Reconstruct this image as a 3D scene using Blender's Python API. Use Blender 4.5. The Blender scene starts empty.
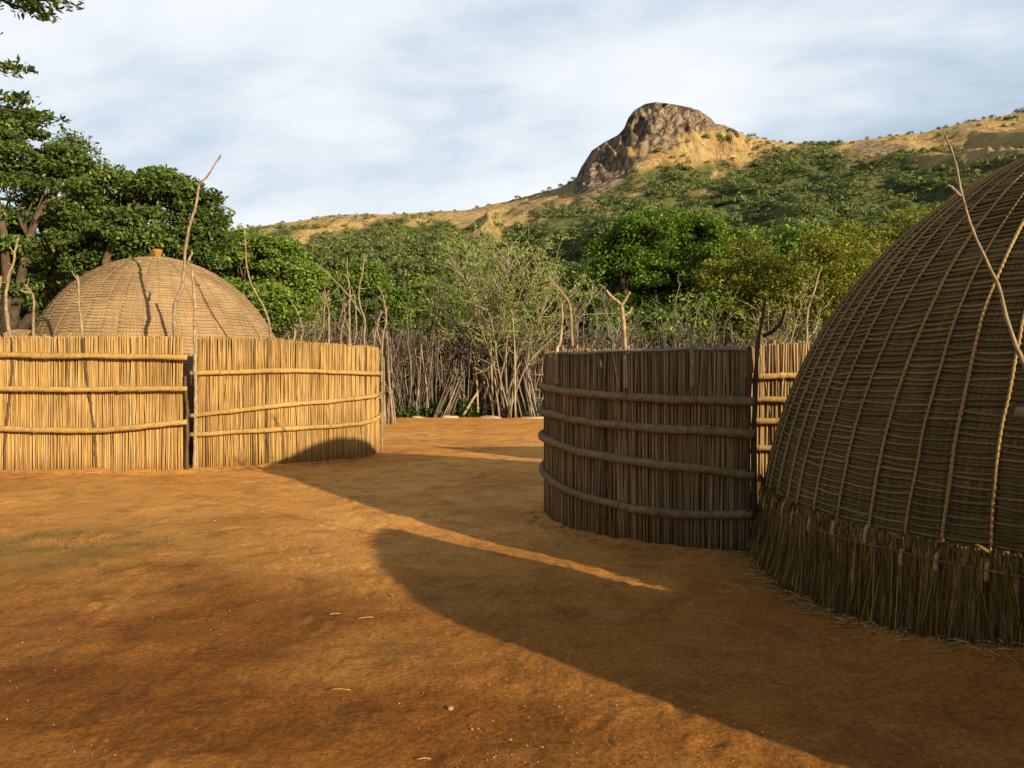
import bpy, math
import numpy as np
from mathutils import Vector
rng = np.random.default_rng(7)
sc = bpy.context.scene
COL = sc.collection
F, EYE, HY = 760.0, 1.4, 375.0
SUN_AZ, SUN_EL = 135.6, 15.3

def P(px, py, Y):
    return np.array([(px - 512) / F * Y, Y, EYE + (HY - py) / F * Y])

# ------------------------------------------------------------------ noise
def _h(ix, iy, iz, s):
    n = (ix.astype(np.int64) * 374761393 + iy.astype(np.int64) * 668265263 + iz.astype(np.int64) * 2147483647 + s * 974634777) & 0xffffffff
    n = ((n ^ (n >> 13)) * 1274126177) & 0xffffffff
    n = ((n ^ (n >> 16)) * 2246822519) & 0xffffffff
    return ((n ^ (n >> 15)) & 0xffff) / 65535.0
def noise(x, y, s=0):
    x = np.asarray(x, float); y = np.asarray(y, float)
    ix = np.floor(x); iy = np.floor(y); fx = x - ix; fy = y - iy
    fx = fx * fx * (3 - 2 * fx); fy = fy * fy * (3 - 2 * fy); z = np.zeros_like(ix)
    a = _h(ix, iy, z, s); b = _h(ix + 1, iy, z, s); c = _h(ix, iy + 1, z, s); d = _h(ix + 1, iy + 1, z, s)
    return (a + (b - a) * fx) * (1 - fy) + (c + (d - c) * fx) * fy
def fbm(x, y, o=4, s=0):
    t = 0; a = .5; n = 0
    x = np.asarray(x, float); y = np.asarray(y, float)
    for k in range(o):
        t = t + a * noise(x, y, s + k * 17); n += a; a *= .5
        x, y = x * 1.9 + y * .7 + 5.3, y * 1.9 - x * .7 + 1.7
    return t / n
def sst(a, b, x):
    t = np.clip((x - a) / (b - a), 0, 1); return t * t * (3 - 2 * t)

# ------------------------------------------------------------------ mesh
class MB:
    def __init__(s): s.V = []; s.F = []; s.n = 0
    def add(s, V, *Fs):
        V = np.asarray(V, float).reshape(-1, 3)
        for f in Fs:
            f = np.asarray(f, int)
            if f.size: s.F.append(f + s.n)
        s.V.append(V); s.n += len(V)
    def mesh(s, name, smooth=False):
        me = bpy.data.meshes.new(name)
        V = np.concatenate(s.V)
        me.vertices.add(len(V)); me.vertices.foreach_set('co', V.ravel())
        lens = np.concatenate([np.full(len(f), f.shape[1]) for f in s.F])
        loops = np.concatenate([f.ravel() for f in s.F])
        me.loops.add(len(loops)); me.loops.foreach_set('vertex_index', loops.astype(np.int32))
        me.polygons.add(len(lens))
        st = np.concatenate([[0], np.cumsum(lens)[:-1]])
        me.polygons.foreach_set('loop_start', st.astype(np.int32))
        me.polygons.foreach_set('loop_total', lens.astype(np.int32))
        me.polygons.foreach_set('use_smooth', np.full(len(lens), smooth))
        me.update(calc_edges=True); me.validate()
        return me
    def obj(s, name, mat, parent=None, smooth=False):
        me = s.mesh(name, smooth); me.materials.append(mat)
        o = bpy.data.objects.new(name, me); COL.objects.link(o)
        if parent: o.parent = parent
        return o
    def tubes(s, Pts, R, sides=5, cap=True, ph=None):
        """Pts (B,n,3), R (B,n) or scalar"""
        Pts = np.asarray(Pts, float)
        if Pts.ndim == 2: Pts = Pts[None]
        B, n, _ = Pts.shape
        R = np.broadcast_to(np.asarray(R, float), (B, n))
        T = np.gradient(Pts, axis=1); T /= np.linalg.norm(T, axis=2, keepdims=True) + 1e-12
        m = np.abs(T.mean(1)); ax = np.eye(3)[m.argmin(1)]
        U = np.cross(T, ax[:, None, :]); U /= np.linalg.norm(U, axis=2, keepdims=True) + 1e-12
        W = np.cross(T, U)
        a = np.arange(sides) * 2 * np.pi / sides
        V = Pts[:, :, None, :] + R[:, :, None, None] * (np.cos(a)[None, None, :, None] * U[:, :, None, :] + np.sin(a)[None, None, :, None] * W[:, :, None, :])
        base = (np.arange(B) * n * sides)[:, None, None]
        i = np.arange(n - 1)[None, :, None] * sides; k = np.arange(sides)[None, None, :]; k2 = (k + 1) % sides
        q = np.stack([base + i + k, base + i + k2, base + i + sides + k2, base + i + sides + k], -1).reshape(-1, 4)
        Fs = [q]
        if cap:
            kk = np.arange(sides)
            b = (np.arange(B) * n * sides)[:, None]
            Fs += [b + kk[::-1][None], b + (n - 1) * sides + kk[None]]
        s.add(V.reshape(-1, 3), *Fs)
    def leaves(s, C, D, N, L, Wd):
        """rhombic leaves: centre C, direction D, side N (all (n,3)), length L, width Wd"""
        a = C - D * (L / 2)[:, None]; c = C + D * (L / 2)[:, None]
        m = C + D * (L * .05)[:, None]
        b = m + N * (Wd / 2)[:, None]; d = m - N * (Wd / 2)[:, None]
        n = len(C); V = np.stack([a, b, c, d], 1).reshape(-1, 3)
        s.add(V, np.arange(n * 4).reshape(n, 4))
def unit(v): return v / (np.linalg.norm(v, axis=-1, keepdims=True) + 1e-12)
def rvec(n): return unit(rng.normal(size=(n, 3)))
def spline(pts, n):
    pts = np.asarray(pts, float)
    if len(pts) == 2: return pts[0] + (pts[1] - pts[0]) * np.linspace(0, 1, n)[:, None]
    Q = np.vstack([2 * pts[0] - pts[1], pts, 2 * pts[-1] - pts[-2]])
    t = np.linspace(0, len(pts) - 1 - 1e-9, n); i = t.astype(int); f = (t - i)[:, None]
    a, b, c, d = Q[i], Q[i + 1], Q[i + 2], Q[i + 3]
    return .5 * (2 * b + (c - a) * f + (2 * a - 5 * b + 4 * c - d) * f ** 2 + (3 * b - a - 3 * c + d) * f ** 3)
def empty(name, loc, label, cat, group=None):
    o = bpy.data.objects.new(name, None); COL.objects.link(o)
    o.empty_display_size = .3
    o['label'] = label; o['category'] = cat
    if group: o['group'] = group
    return o
def tag(o, label=None, cat=None, group=None, kind=None):
    if label: o['label'] = label
    if cat: o['category'] = cat
    if group: o['group'] = group
    if kind: o['kind'] = kind
    return o

# ------------------------------------------------------------------ materials
class NT:
    def __init__(s, name):
        s.m = bpy.data.materials.new(name); s.m.use_nodes = True; s.t = s.m.node_tree; s.t.nodes.clear()
        s.out = s.n('ShaderNodeOutputMaterial')
    def n(s, k, **kw):
        x = s.t.nodes.new(k)
        for a, b in kw.items(): setattr(x, a, b)
        return x
    def l(s, a, b): s.t.links.new(a, b)
    def coords(s, kind='Object', scale=(1, 1, 1)):
        tc = s.n('ShaderNodeTexCoord'); mp = s.n('ShaderNodeMapping'); mp.inputs['Scale'].default_value = scale
        s.l(tc.outputs[kind], mp.inputs[0]); return mp.outputs[0]
    def pos(s, scale=(1, 1, 1)):
        g = s.n('ShaderNodeNewGeometry'); mp = s.n('ShaderNodeMapping'); mp.inputs['Scale'].default_value = scale
        s.l(g.outputs['Position'], mp.inputs[0]); return mp.outputs[0]
    def noise(s, vec, scale, detail=4, rough=.55, dist=0):
        x = s.n('ShaderNodeTexNoise'); x.inputs['Scale'].default_value = scale; x.inputs['Detail'].default_value = detail
        x.inputs['Roughness'].default_value = rough; x.inputs['Distortion'].default_value = dist
        s.l(vec, x.inputs['Vector']); return x.outputs['Fac']
    def island(s):
        return s.n('ShaderNodeNewGeometry').outputs['Random Per Island']
    def attr(s, name): return s.n('ShaderNodeAttribute', attribute_name=name).outputs['Fac']
    def ramp(s, fac, stops, interp='LINEAR'):
        r = s.n('ShaderNodeValToRGB'); cr = r.color_ramp; cr.interpolation = interp
        while len(cr.elements) < len(stops): cr.elements.new(.5)
        for e, (p, c) in zip(cr.elements, stops):
            e.position = p; e.color = (*c, 1) if len(c) == 3 else c
        s.l(fac, r.inputs[0]); return r.outputs[0]
    def mr(s, fac, a, b, c=0, d=1):
        r = s.n('ShaderNodeMapRange'); r.inputs[1].default_value = a; r.inputs[2].default_value = b
        r.inputs[3].default_value = c; r.inputs[4].default_value = d; s.l(fac, r.inputs[0]); return r.outputs[0]
    def mix(s, fac, a, b, mode='MIX'):
        x = s.n('ShaderNodeMix', data_type='RGBA', blend_type=mode)
        if isinstance(fac, (int, float)): x.inputs[0].default_value = fac
        else: s.l(fac, x.inputs[0])
        for i, v in ((6, a), (7, b)):
            if isinstance(v, tuple): x.inputs[i].default_value = (*v, 1)
            else: s.l(v, x.inputs[i])
        return x.outputs[2]
    def math(s, op, a, b=0.):
        x = s.n('ShaderNodeMath', operation=op)
        for i, v in ((0, a), (1, b)):
            if isinstance(v, (int, float)): x.inputs[i].default_value = v
            else: s.l(v, x.inputs[i])
        return x.outputs[0]
    def bump(s, h, strength=.5, dist=.02, nrm=None):
        b = s.n('ShaderNodeBump'); b.inputs['Strength'].default_value = strength; b.inputs['Distance'].default_value = dist
        s.l(h, b.inputs['Height'])
        if nrm: s.l(nrm, b.inputs['Normal'])
        return b.outputs[0]
    def surf(s, col, rough=.9, nrm=None, spec=.2):
        p = s.n('ShaderNodeBsdfPrincipled'); p.inputs['Roughness'].default_value = rough
        p.inputs['Specular IOR Level'].default_value = spec
        if isinstance(col, tuple): p.inputs['Base Color'].default_value = (*col, 1)
        else: s.l(col, p.inputs['Base Color'])
        if nrm: s.l(nrm, p.inputs['Normal'])
        s.l(p.outputs[0], s.out.inputs[0]); return s.m
def stick_mat(name, stops, grain=30, gz=3, var=.45, rough=.85):
    t = NT(name); v = t.pos((grain, grain, gz)); nz = t.noise(v, 1, 5, .6)
    c = t.ramp(t.island(), stops)
    d = t.ramp(t.mr(nz, .25, .75), [(0, (1 - var,) * 3), (1, (1 + var * .4,) * 3)])
    c = t.mix(1., c, d, 'MULTIPLY')
    big = t.noise(t.pos(), 1.3, 3); c = t.mix(1., c, t.ramp(t.mr(big, .3, .7), [(0, (.78, .76, .72)), (1, (1.1, 1.1, 1.1))]), 'MULTIPLY')
    return t.surf(c, rough, t.bump(nz, .5, .006))
def leaf_mat(name, stops, trans=.3, clump=.6):
    t = NT(name); c = t.ramp(t.island(), stops)
    nz = t.noise(t.pos(), clump, 3); c = t.mix(1., c, t.ramp(t.mr(nz, .3, .7), [(0, (.65, .72, .7)), (1, (1.2, 1.12, 1.))]), 'MULTIPLY')
    p = t.n('ShaderNodeBsdfPrincipled'); p.inputs['Roughness'].default_value = .7; p.inputs['Specular IOR Level'].default_value = .12
    t.l(c, p.inputs['Base Color'])
    tr = t.n('ShaderNodeBsdfTranslucent'); t.l(t.mix(1., c, (1.1, 1.25, .6), 'MULTIPLY'), tr.inputs[0])
    m = t.n('ShaderNodeMixShader'); m.inputs[0].default_value = trans
    t.l(p.outputs[0], m.inputs[1]); t.l(tr.outputs[0], m.inputs[2]); t.l(m.outputs[0], t.out.inputs[0])
    return t.m
M = {}
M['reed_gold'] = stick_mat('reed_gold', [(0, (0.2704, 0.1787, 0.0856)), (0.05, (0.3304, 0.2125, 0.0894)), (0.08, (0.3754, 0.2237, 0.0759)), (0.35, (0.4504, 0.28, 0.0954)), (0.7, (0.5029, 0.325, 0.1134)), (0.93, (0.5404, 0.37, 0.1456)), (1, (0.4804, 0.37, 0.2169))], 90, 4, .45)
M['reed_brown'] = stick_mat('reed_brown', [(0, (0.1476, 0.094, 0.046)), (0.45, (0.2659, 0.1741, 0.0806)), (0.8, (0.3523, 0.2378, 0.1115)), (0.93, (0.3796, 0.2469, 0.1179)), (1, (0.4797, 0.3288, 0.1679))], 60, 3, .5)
M['reed_far'] = stick_mat('reed_far', [(0, (.20, .12, .05)), (.5, (.36, .235, .10)), (1, (.50, .34, .16))], 60, 3, .5)
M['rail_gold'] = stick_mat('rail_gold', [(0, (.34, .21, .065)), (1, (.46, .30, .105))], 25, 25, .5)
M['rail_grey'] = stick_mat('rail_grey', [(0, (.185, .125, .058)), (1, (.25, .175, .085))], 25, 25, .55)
M['pole'] = stick_mat('pole', [(0, (.21, .155, .095)), (.5, (.30, .23, .145)), (1, (.40, .31, .20))], 45, 14, .85)
M['pole_dark'] = stick_mat('pole_dark', [(0, (.06, .042, .024)), (1, (.13, .088, .05))], 22, 8, .55)
M['pole_pale'] = stick_mat('pole_pale', [(0, (.33, .245, .14)), (1, (.43, .33, .20))], 45, 14, .8)
M['stick'] = stick_mat('stick', [(0, (0.0616, 0.0482, 0.035)), (0.4, (0.132, 0.1071, 0.0782)), (0.75, (0.2112, 0.1741, 0.1288)), (1, (0.352, 0.3034, 0.23))], 8, 3, .4)
M['twig'] = stick_mat('twig', [(0, (0.216, 0.18, 0.119)), (1, (0.414, 0.36, 0.2465))], 8, 3, .4)
M['twig_grey'] = stick_mat('twig_grey', [(0, (.14, .125, .105)), (1, (.29, .26, .22))], 8, 3, .4)
M['bark'] = stick_mat('bark', [(0, (.075, .055, .038)), (1, (.11, .082, .056))], 12, 4, .6)
M['rope'] = stick_mat('rope', [(0, (0.161, 0.1049, 0.0362)), (0.6, (0.2791, 0.1889, 0.0655)), (1, (0.4939, 0.3462, 0.131))], 160, 160, .6)
M['cord_dark'] = stick_mat('cord_dark', [(0, (0.1266, 0.0868, 0.0342)), (1, (0.2611, 0.185, 0.0766))], 120, 120, .6)
M['fringe'] = stick_mat('fringe', [(0, (0.0562, 0.0336, 0.0099)), (0.5, (0.175, 0.1098, 0.033)), (0.88, (0.3, 0.196, 0.0605)), (1, (0.475, 0.3136, 0.099))], 30, 3, .45)
M['rope_pale'] = stick_mat('rope_pale', [(0, (0.2596, 0.1829, 0.0943)), (1, (0.4012, 0.295, 0.161))], 60, 60, .5)
M['knob'] = stick_mat('knob', [(0, (.30, .155, .038)), (1, (.36, .19, .045))], 60, 60, .6)
M['leaf_dark'] = leaf_mat('leaf_dark', [(0, (0.0275, 0.0528, 0.0144)), (0.5, (0.0825, 0.1373, 0.0312)), (0.85, (0.1562, 0.2178, 0.0504)), (1, (0.25, 0.2904, 0.084))])
M['leaf_round'] = leaf_mat('leaf_round', [(0, (0.032, 0.0707, 0.0122)), (0.5, (0.0887, 0.1738, 0.0245)), (0.85, (0.1602, 0.2638, 0.0388)), (1, (0.2342, 0.3217, 0.0561))])
M['leaf_mid'] = leaf_mat('leaf_mid', [(0, (0.0585, 0.108, 0.0198)), (0.5, (0.1365, 0.2228, 0.0374)), (1, (0.26, 0.3375, 0.0638))])
M['leaf_pale'] = leaf_mat('leaf_pale', [(0, (0.132, 0.209, 0.0385)), (0.6, (0.22, 0.319, 0.0715)), (1, (0.319, 0.396, 0.11))], .35)
M['leaf_olive'] = leaf_mat('leaf_olive', [(0, (0.1013, 0.1188, 0.0154)), (0.5, (0.2025, 0.2228, 0.033)), (1, (0.324, 0.324, 0.066))])
M['leaf_hill'] = leaf_mat('leaf_hill', [(0, (0.0509, 0.0819, 0.0309)), (0.4, (0.0967, 0.1365, 0.0441)), (0.75, (0.1476, 0.1856, 0.0595)), (0.93, (0.2037, 0.2184, 0.0771)), (1, (0.275, 0.2402, 0.1103))], .2, .05)
M['weed'] = leaf_mat('weed', [(0, (.025, .06, .012)), (1, (.075, .13, .03))])

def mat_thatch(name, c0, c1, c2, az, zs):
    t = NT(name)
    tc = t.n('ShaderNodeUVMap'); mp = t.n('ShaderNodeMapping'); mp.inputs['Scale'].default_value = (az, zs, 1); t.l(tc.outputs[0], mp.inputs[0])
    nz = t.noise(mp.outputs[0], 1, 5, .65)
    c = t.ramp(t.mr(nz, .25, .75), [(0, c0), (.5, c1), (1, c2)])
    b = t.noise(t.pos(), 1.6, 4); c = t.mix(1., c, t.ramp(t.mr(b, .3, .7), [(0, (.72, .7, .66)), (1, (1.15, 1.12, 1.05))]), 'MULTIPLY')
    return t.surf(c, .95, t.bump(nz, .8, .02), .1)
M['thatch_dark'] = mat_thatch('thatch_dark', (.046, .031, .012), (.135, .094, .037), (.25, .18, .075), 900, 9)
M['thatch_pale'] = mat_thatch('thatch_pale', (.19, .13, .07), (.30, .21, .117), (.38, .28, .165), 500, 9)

def mat_ground():
    t = NT('red_soil'); p = t.pos()
    big = t.noise(p, .55, 5, .6, .6); med = t.noise(p, 2.6, 5, .65, .4); fine = t.noise(p, 38, 4, .7); grit = t.noise(p, 150, 2, .7)
    streak = t.noise(t.pos((1.2, 1.7, 1)), 1.5, 6, .68, 1.6)
    c = t.ramp(t.mr(big, .3, .7), [(0, (.46, .205, .047)), (.5, (.62, .295, .068)), (1, (.72, .385, .10))])
    c = t.mix(t.mr(med, .48, .66, 0, .6), c, (.27, .125, .037))
    c = t.mix(t.mr(streak, .50, .66, 0, .6), c, (.70, .40, .13))
    c = t.mix(1., c, t.ramp(t.mr(fine, .3, .7), [(0, (.56, .52, .48)), (1, (1.22, 1.22, 1.22))]), 'MULTIPLY')
    c = t.mix(t.mr(grit, .67, .74, 0, .5), c, (.56, .38, .18))
    # soft foreground shade painted into the soil colour, random darker blotches, and a thin green film of grass on the left
    c = t.mix(t.attr('shade_blotch'), c, t.mix(1., c, (.35, .275, .18), 'MULTIPLY'))
    g = t.math('MULTIPLY', t.attr('green'), t.mr(fine, .42, .6))
    c = t.mix(g, c, (.12, .115, .03))
    wild = t.ramp(t.noise(p, .8, 5), [(.3, (.05, .06, .02)), (.7, (.16, .13, .05))])
    c = t.mix(t.attr('wild'), c, wild)
    n = t.bump(fine, .6, .018); n = t.bump(med, .3, .04, n); n = t.bump(grit, .6, .006, n)
    return t.surf(c, .95, n, .1)
M['ground'] = mat_ground()

def mat_hill():
    t = NT('hill_cover'); p = t.pos()
    a = t.noise(p, .02, 6, .65); b = t.noise(p, .09, 6, .7); f = t.noise(p, .45, 4, .7)
    dry = t.ramp(t.mr(b, .28, .72), [(0, (.46, .31, .12)), (.5, (.62, .44, .18)), (1, (.74, .57, .27))])
    dry = t.mix(t.mr(a, .54, .64, 0, .5), dry, (.42, .25, .14))
    dry = t.mix(t.mr(f, .60, .68, 0, .7), dry, (.17, .14, .055))
    green = t.ramp(t.mr(b, .28, .72), [(0, (.085, .115, .04)), (.5, (.14, .17, .055)), (1, (.28, .26, .09))])
    vr = t.n('ShaderNodeTexVoronoi', feature='DISTANCE_TO_EDGE'); vr.inputs['Scale'].default_value = .07
    pv = t.n('ShaderNodeVectorMath', operation='ADD'); t.l(t.pos((1, 1, .45)), pv.inputs[0])
    nv = t.n('ShaderNodeTexNoise'); nv.inputs['Scale'].default_value = .06; nv.inputs['Detail'].default_value = 4
    t.l(p, nv.inputs['Vector']); sc_ = t.n('ShaderNodeVectorMath', operation='SCALE'); sc_.inputs['Scale'].default_value = 22; t.l(nv.outputs['Color'], sc_.inputs[0])
    t.l(sc_.outputs[0], pv.inputs[1]); t.l(pv.outputs[0], vr.inputs['Vector'])
    rn = t.noise(t.pos((1, 1, .45)), .16, 9, .78, 1.6)
    rock = t.ramp(t.mr(rn, .38, .62), [(0, (.10, .075, .052)), (.4, (.28, .215, .15)), (.65, (.44, .345, .235)), (1, (.60, .475, .32))])
    rock = t.mix(t.mr(a, .54, .62, 0, .4), rock, (.34, .20, .125))
    rock = t.mix(t.mr(vr.outputs[0], 0, .09, .85, 0), rock, (.06, .045, .032))
    c = t.mix(t.attr('dry'), green, dry); c = t.mix(t.attr('rock'), c, rock)
    h = t.math('ADD', rn, t.mr(vr.outputs[0], 0, .15, 0, .35))
    return t.surf(c, .95, t.bump(h, 1., 6.), .1)
M['hill'] = mat_hill()
t = NT('pale_stone'); M['stone'] = t.surf(t.ramp(t.noise(t.pos(), 9, 5), [(.3, (.30, .21, .13)), (.7, (.48, .38, .26))]), .9, t.bump(t.noise(t.pos(), 20, 4), .6, .02))

# ------------------------------------------------------------------ ground
HUT = dict(c=(4.5, 5.2), R=2.65, h=3.1)
def gz(x, y):
    m = sst(1.75, 2.75, x) * (1 - sst(4.4, 5.9, y)) * sst(-2, 1, y)
    return .20 * m
def build_ground():
    fr = np.radians(np.linspace(-40, 40, 460)); bk = np.radians(np.linspace(40, 320, 90))[1:-1]
    th = np.concatenate([fr, bk]); na = len(th)
    r = np.concatenate([np.linspace(.3, 2.4, 12)[:-1], np.geomspace(2.4, 30, 330), np.geomspace(31, 1800, 52)]); nr = len(r)
    R, T = np.meshgrid(r, th, indexing='ij')
    X = R * np.sin(T); Y = R * np.cos(T)
    Z = gz(X, Y)
    w = 1 - sst(22, 34, R)
    Z = Z + w * (.030 * (fbm(X * .9, Y * .9, 3, 3) - .5) + .016 * (fbm(X * 4, Y * 4, 4, 5) - .5) + .011 * (fbm(X * 13, Y * 13, 3, 9) - .5))
    # scuffs and footprints
    k = np.random.default_rng(3)
    for _ in range(700):
        d = k.uniform(2.6, 13); a = k.uniform(-.62, .62); cx, cy = d * math.sin(a), d * math.cos(a)
        an = k.uniform(0, 3.14); L = k.uniform(.04, .13); W = L * k.uniform(.3, .6); dp = k.uniform(.004, .011) * min(1., d / 6.5)
        i0 = np.searchsorted(r, d - .5); i1 = np.searchsorted(r, d + .5)
        dx = X[i0:i1] - cx; dy = Y[i0:i1] - cy
        u = (dx * math.cos(an) + dy * math.sin(an)) / L; v = (-dx * math.sin(an) + dy * math.cos(an)) / W
        q = u * u + v * v
        Z[i0:i1] += dp * (-np.exp(-q * 1.2) + .8 * np.exp(-(np.sqrt(q) - 1.5) ** 2 * 4))
    for (x0, y0, x1, y1) in ((-9, 11.0, -6, 10.9), (-6, 10.9, -4.8, 11.0), (-4.72, 11.3, -3.66, 11.55), (-3.66, 11.55, -2.8, 12.4)):
        ex, ey = x1 - x0, y1 - y0; tt = np.clip(((X - x0) * ex + (Y - y0) * ey) / (ex * ex + ey * ey), 0, 1); dd = np.hypot(X - x0 - tt * ex, Y - y0 - tt * ey)
        Z = Z + .035 * np.exp(-(dd / .14) ** 2) * (.5 + fbm(X * 3, Y * 3, 2, 13))
    Z = Z + .03 * np.exp(-((np.hypot(X - 2.08, Y - 7.70) - 1.76) / .12) ** 2) * (.3 + fbm(X * 4, Y * 4, 2, 14))
    Z = Z - .02 * sst(26, 60, R) - .6 * sst(200, 900, R)
    b = MB(); V = np.stack([X, Y, Z], -1).reshape(-1, 3)
    i = np.arange(nr - 1)[:, None] * na; j = np.arange(na)[None]; j2 = (j + 1) % na
    q = np.stack([i + j, i + na + j, i + na + j2, i + j2], -1).reshape(-1, 4)
    V = np.vstack([V, [[0, 0, 0]]])
    tri = np.stack([np.full(na, len(V) - 1), np.arange(na), (np.arange(na) + 1) % na], -1)
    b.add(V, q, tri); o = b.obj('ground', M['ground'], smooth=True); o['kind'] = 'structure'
    x, y = V[:, 0], V[:, 1]
    green = np.exp(-(((x + 4.0) / 1.3) ** 2 + ((y - 6.3) / .9) ** 2)) * 1.2 + .35 * np.exp(-(((x + 5.5) / 2.2) ** 2 + ((y - 8.6) / 1.2) ** 2))
    green *= sst(.35, .6, fbm(x * 1.1, y * 1.1, 4, 31))
    shade_blotch = .8 * (1 - sst(3.6, 8.0, y + .9 * (fbm(x * .7, y * .7, 4, 41) - .5) * 4)) * sst(.5, 2.0, y)  # soft shade near the viewer, put into the soil colour
    shade_blotch = np.clip(shade_blotch + .32 * sst(.5, .75, fbm(x * .6, y * 1.0, 4, 47)) * sst(20, 8, y), 0, 1)
    wild = np.maximum(sst(25.6, 26.6, y + .6 * (fbm(x * .5, y * .5, 3, 51) - .5)), sst(28, 34, np.hypot(x, y)))
    for nm, a in (('green', np.clip(green, 0, 1)), ('shade_blotch', shade_blotch), ('wild', wild)):
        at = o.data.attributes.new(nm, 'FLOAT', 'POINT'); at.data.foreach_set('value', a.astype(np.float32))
build_ground()

# ------------------------------------------------------------------ hills
SP = np.array([[-500, 250], [-200, 245], [0, 240], [200, 232], [260, 226], [285, 223], [330, 215], [400, 213.5], [465, 210], [500, 203], [520, 198], [545, 191], [560, 187], [571, 181], [576, 178], [581, 167], [592, 150], [604, 142], [618, 134.5], [624, 128], [628, 118], [634, 110], [645, 103.5], [656, 101.5], [672, 103.5], [690, 107], [700, 110], [711, 118], [716, 123.5], [724, 124.5], [738, 131], [745, 135], [780, 142], [830, 143.5], [870, 138.5], [920, 133], [960, 124], [1000, 116], [1024, 112], [1150, 95], [1300, 90], [1600, 130]])
BP = np.array([[-500, 250], [-200, 245], [0, 240], [200, 232], [285, 223], [330, 215], [400, 213.5], [465, 210], [520, 200], [560, 190], [600, 180], [650, 166], [700, 154], [745, 146], [780, 143], [830, 143.5], [870, 138.5], [920, 133], [960, 124], [1000, 116], [1024, 112], [1150, 95], [1300, 90], [1600, 130]])
YR = np.array([[-500, 700], [285, 640], [465, 600], [560, 545], [700, 520], [830, 540], [1024, 500], [1600, 480]])
Y0 = 62.
def hill_z(px, Y, detail=True):
    yr = np.interp(px, YR[:, 0], YR[:, 1])
    zr = EYE + (HY - np.interp(px, BP[:, 0], BP[:, 1])) / F * yr
    kn = (np.interp(px, BP[:, 0], BP[:, 1]) - np.interp(px, SP[:, 0], SP[:, 1])) / F * yr
    t = (Y - Y0) / (yr - Y0); tc = np.clip(t, 0, 1)
    X = (px - 512) / F * Y
    z = zr * (.42 * tc + .58 * tc ** 2) - 1.2 * (1 - sst(0, .12, t))
    z = z - np.where(t > 1, zr * .9 * (1 - 1 / (1 + (3. * (t - 1)) ** 2)), 0)
    env = np.clip(4 * tc * (1 - tc), 0, 1)
    z = z + env * zr * (.26 * (fbm(X / 120, Y / 160, 4, 61) - .5))
    z = z + env * zr * .10 * (1 - 2 * np.abs(fbm(X / 45, Y / 110, 3, 65) - .5) * 2)
    # rocky knob: a steep plug of rock standing on the shoulder
    d = (Y - yr)
    w = np.where(d < 0, 62., 70.)
    prof = np.exp(-np.abs(d / w) ** 3.2)
    z = z + kn * prof
    knm = np.clip(kn / 12., 0, 1) * np.exp(-np.abs(d / (w * 1.05)) ** 4)
    if detail:
        c = 1 - np.exp(-((Y - yr) / 12.) ** 2) * .93
        q1 = X * .85 + z * .35; rk = np.abs(fbm(q1 / 15 + 3, Y / 30, 3, 71) - .5) * 2; rk2 = np.abs(fbm(q1 / 5 + 3, Y / 11, 3, 78) - .5) * 2
        z = z + knm * c * ((1 - rk) ** 3 * 11 - 7 + rk2 * 6.5)
        z = z + knm * c * 5.5 * (fbm(X / 3.2, Y / 4.5, 3, 73) - .5)
        z = z + sst(0, .2, t) * 1.8 * (fbm(X / 9, Y / 9, 3, 75) - .5)
    ins = (px > 540) & (px < 775) & (Y < yr + 30)
    z = np.where(ins, np.minimum(z, EYE + (HY - np.interp(px, SP[:, 0], SP[:, 1]) - .4) / F * np.maximum(Y, 1)), z)
    return z, t, knm, kn
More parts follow.
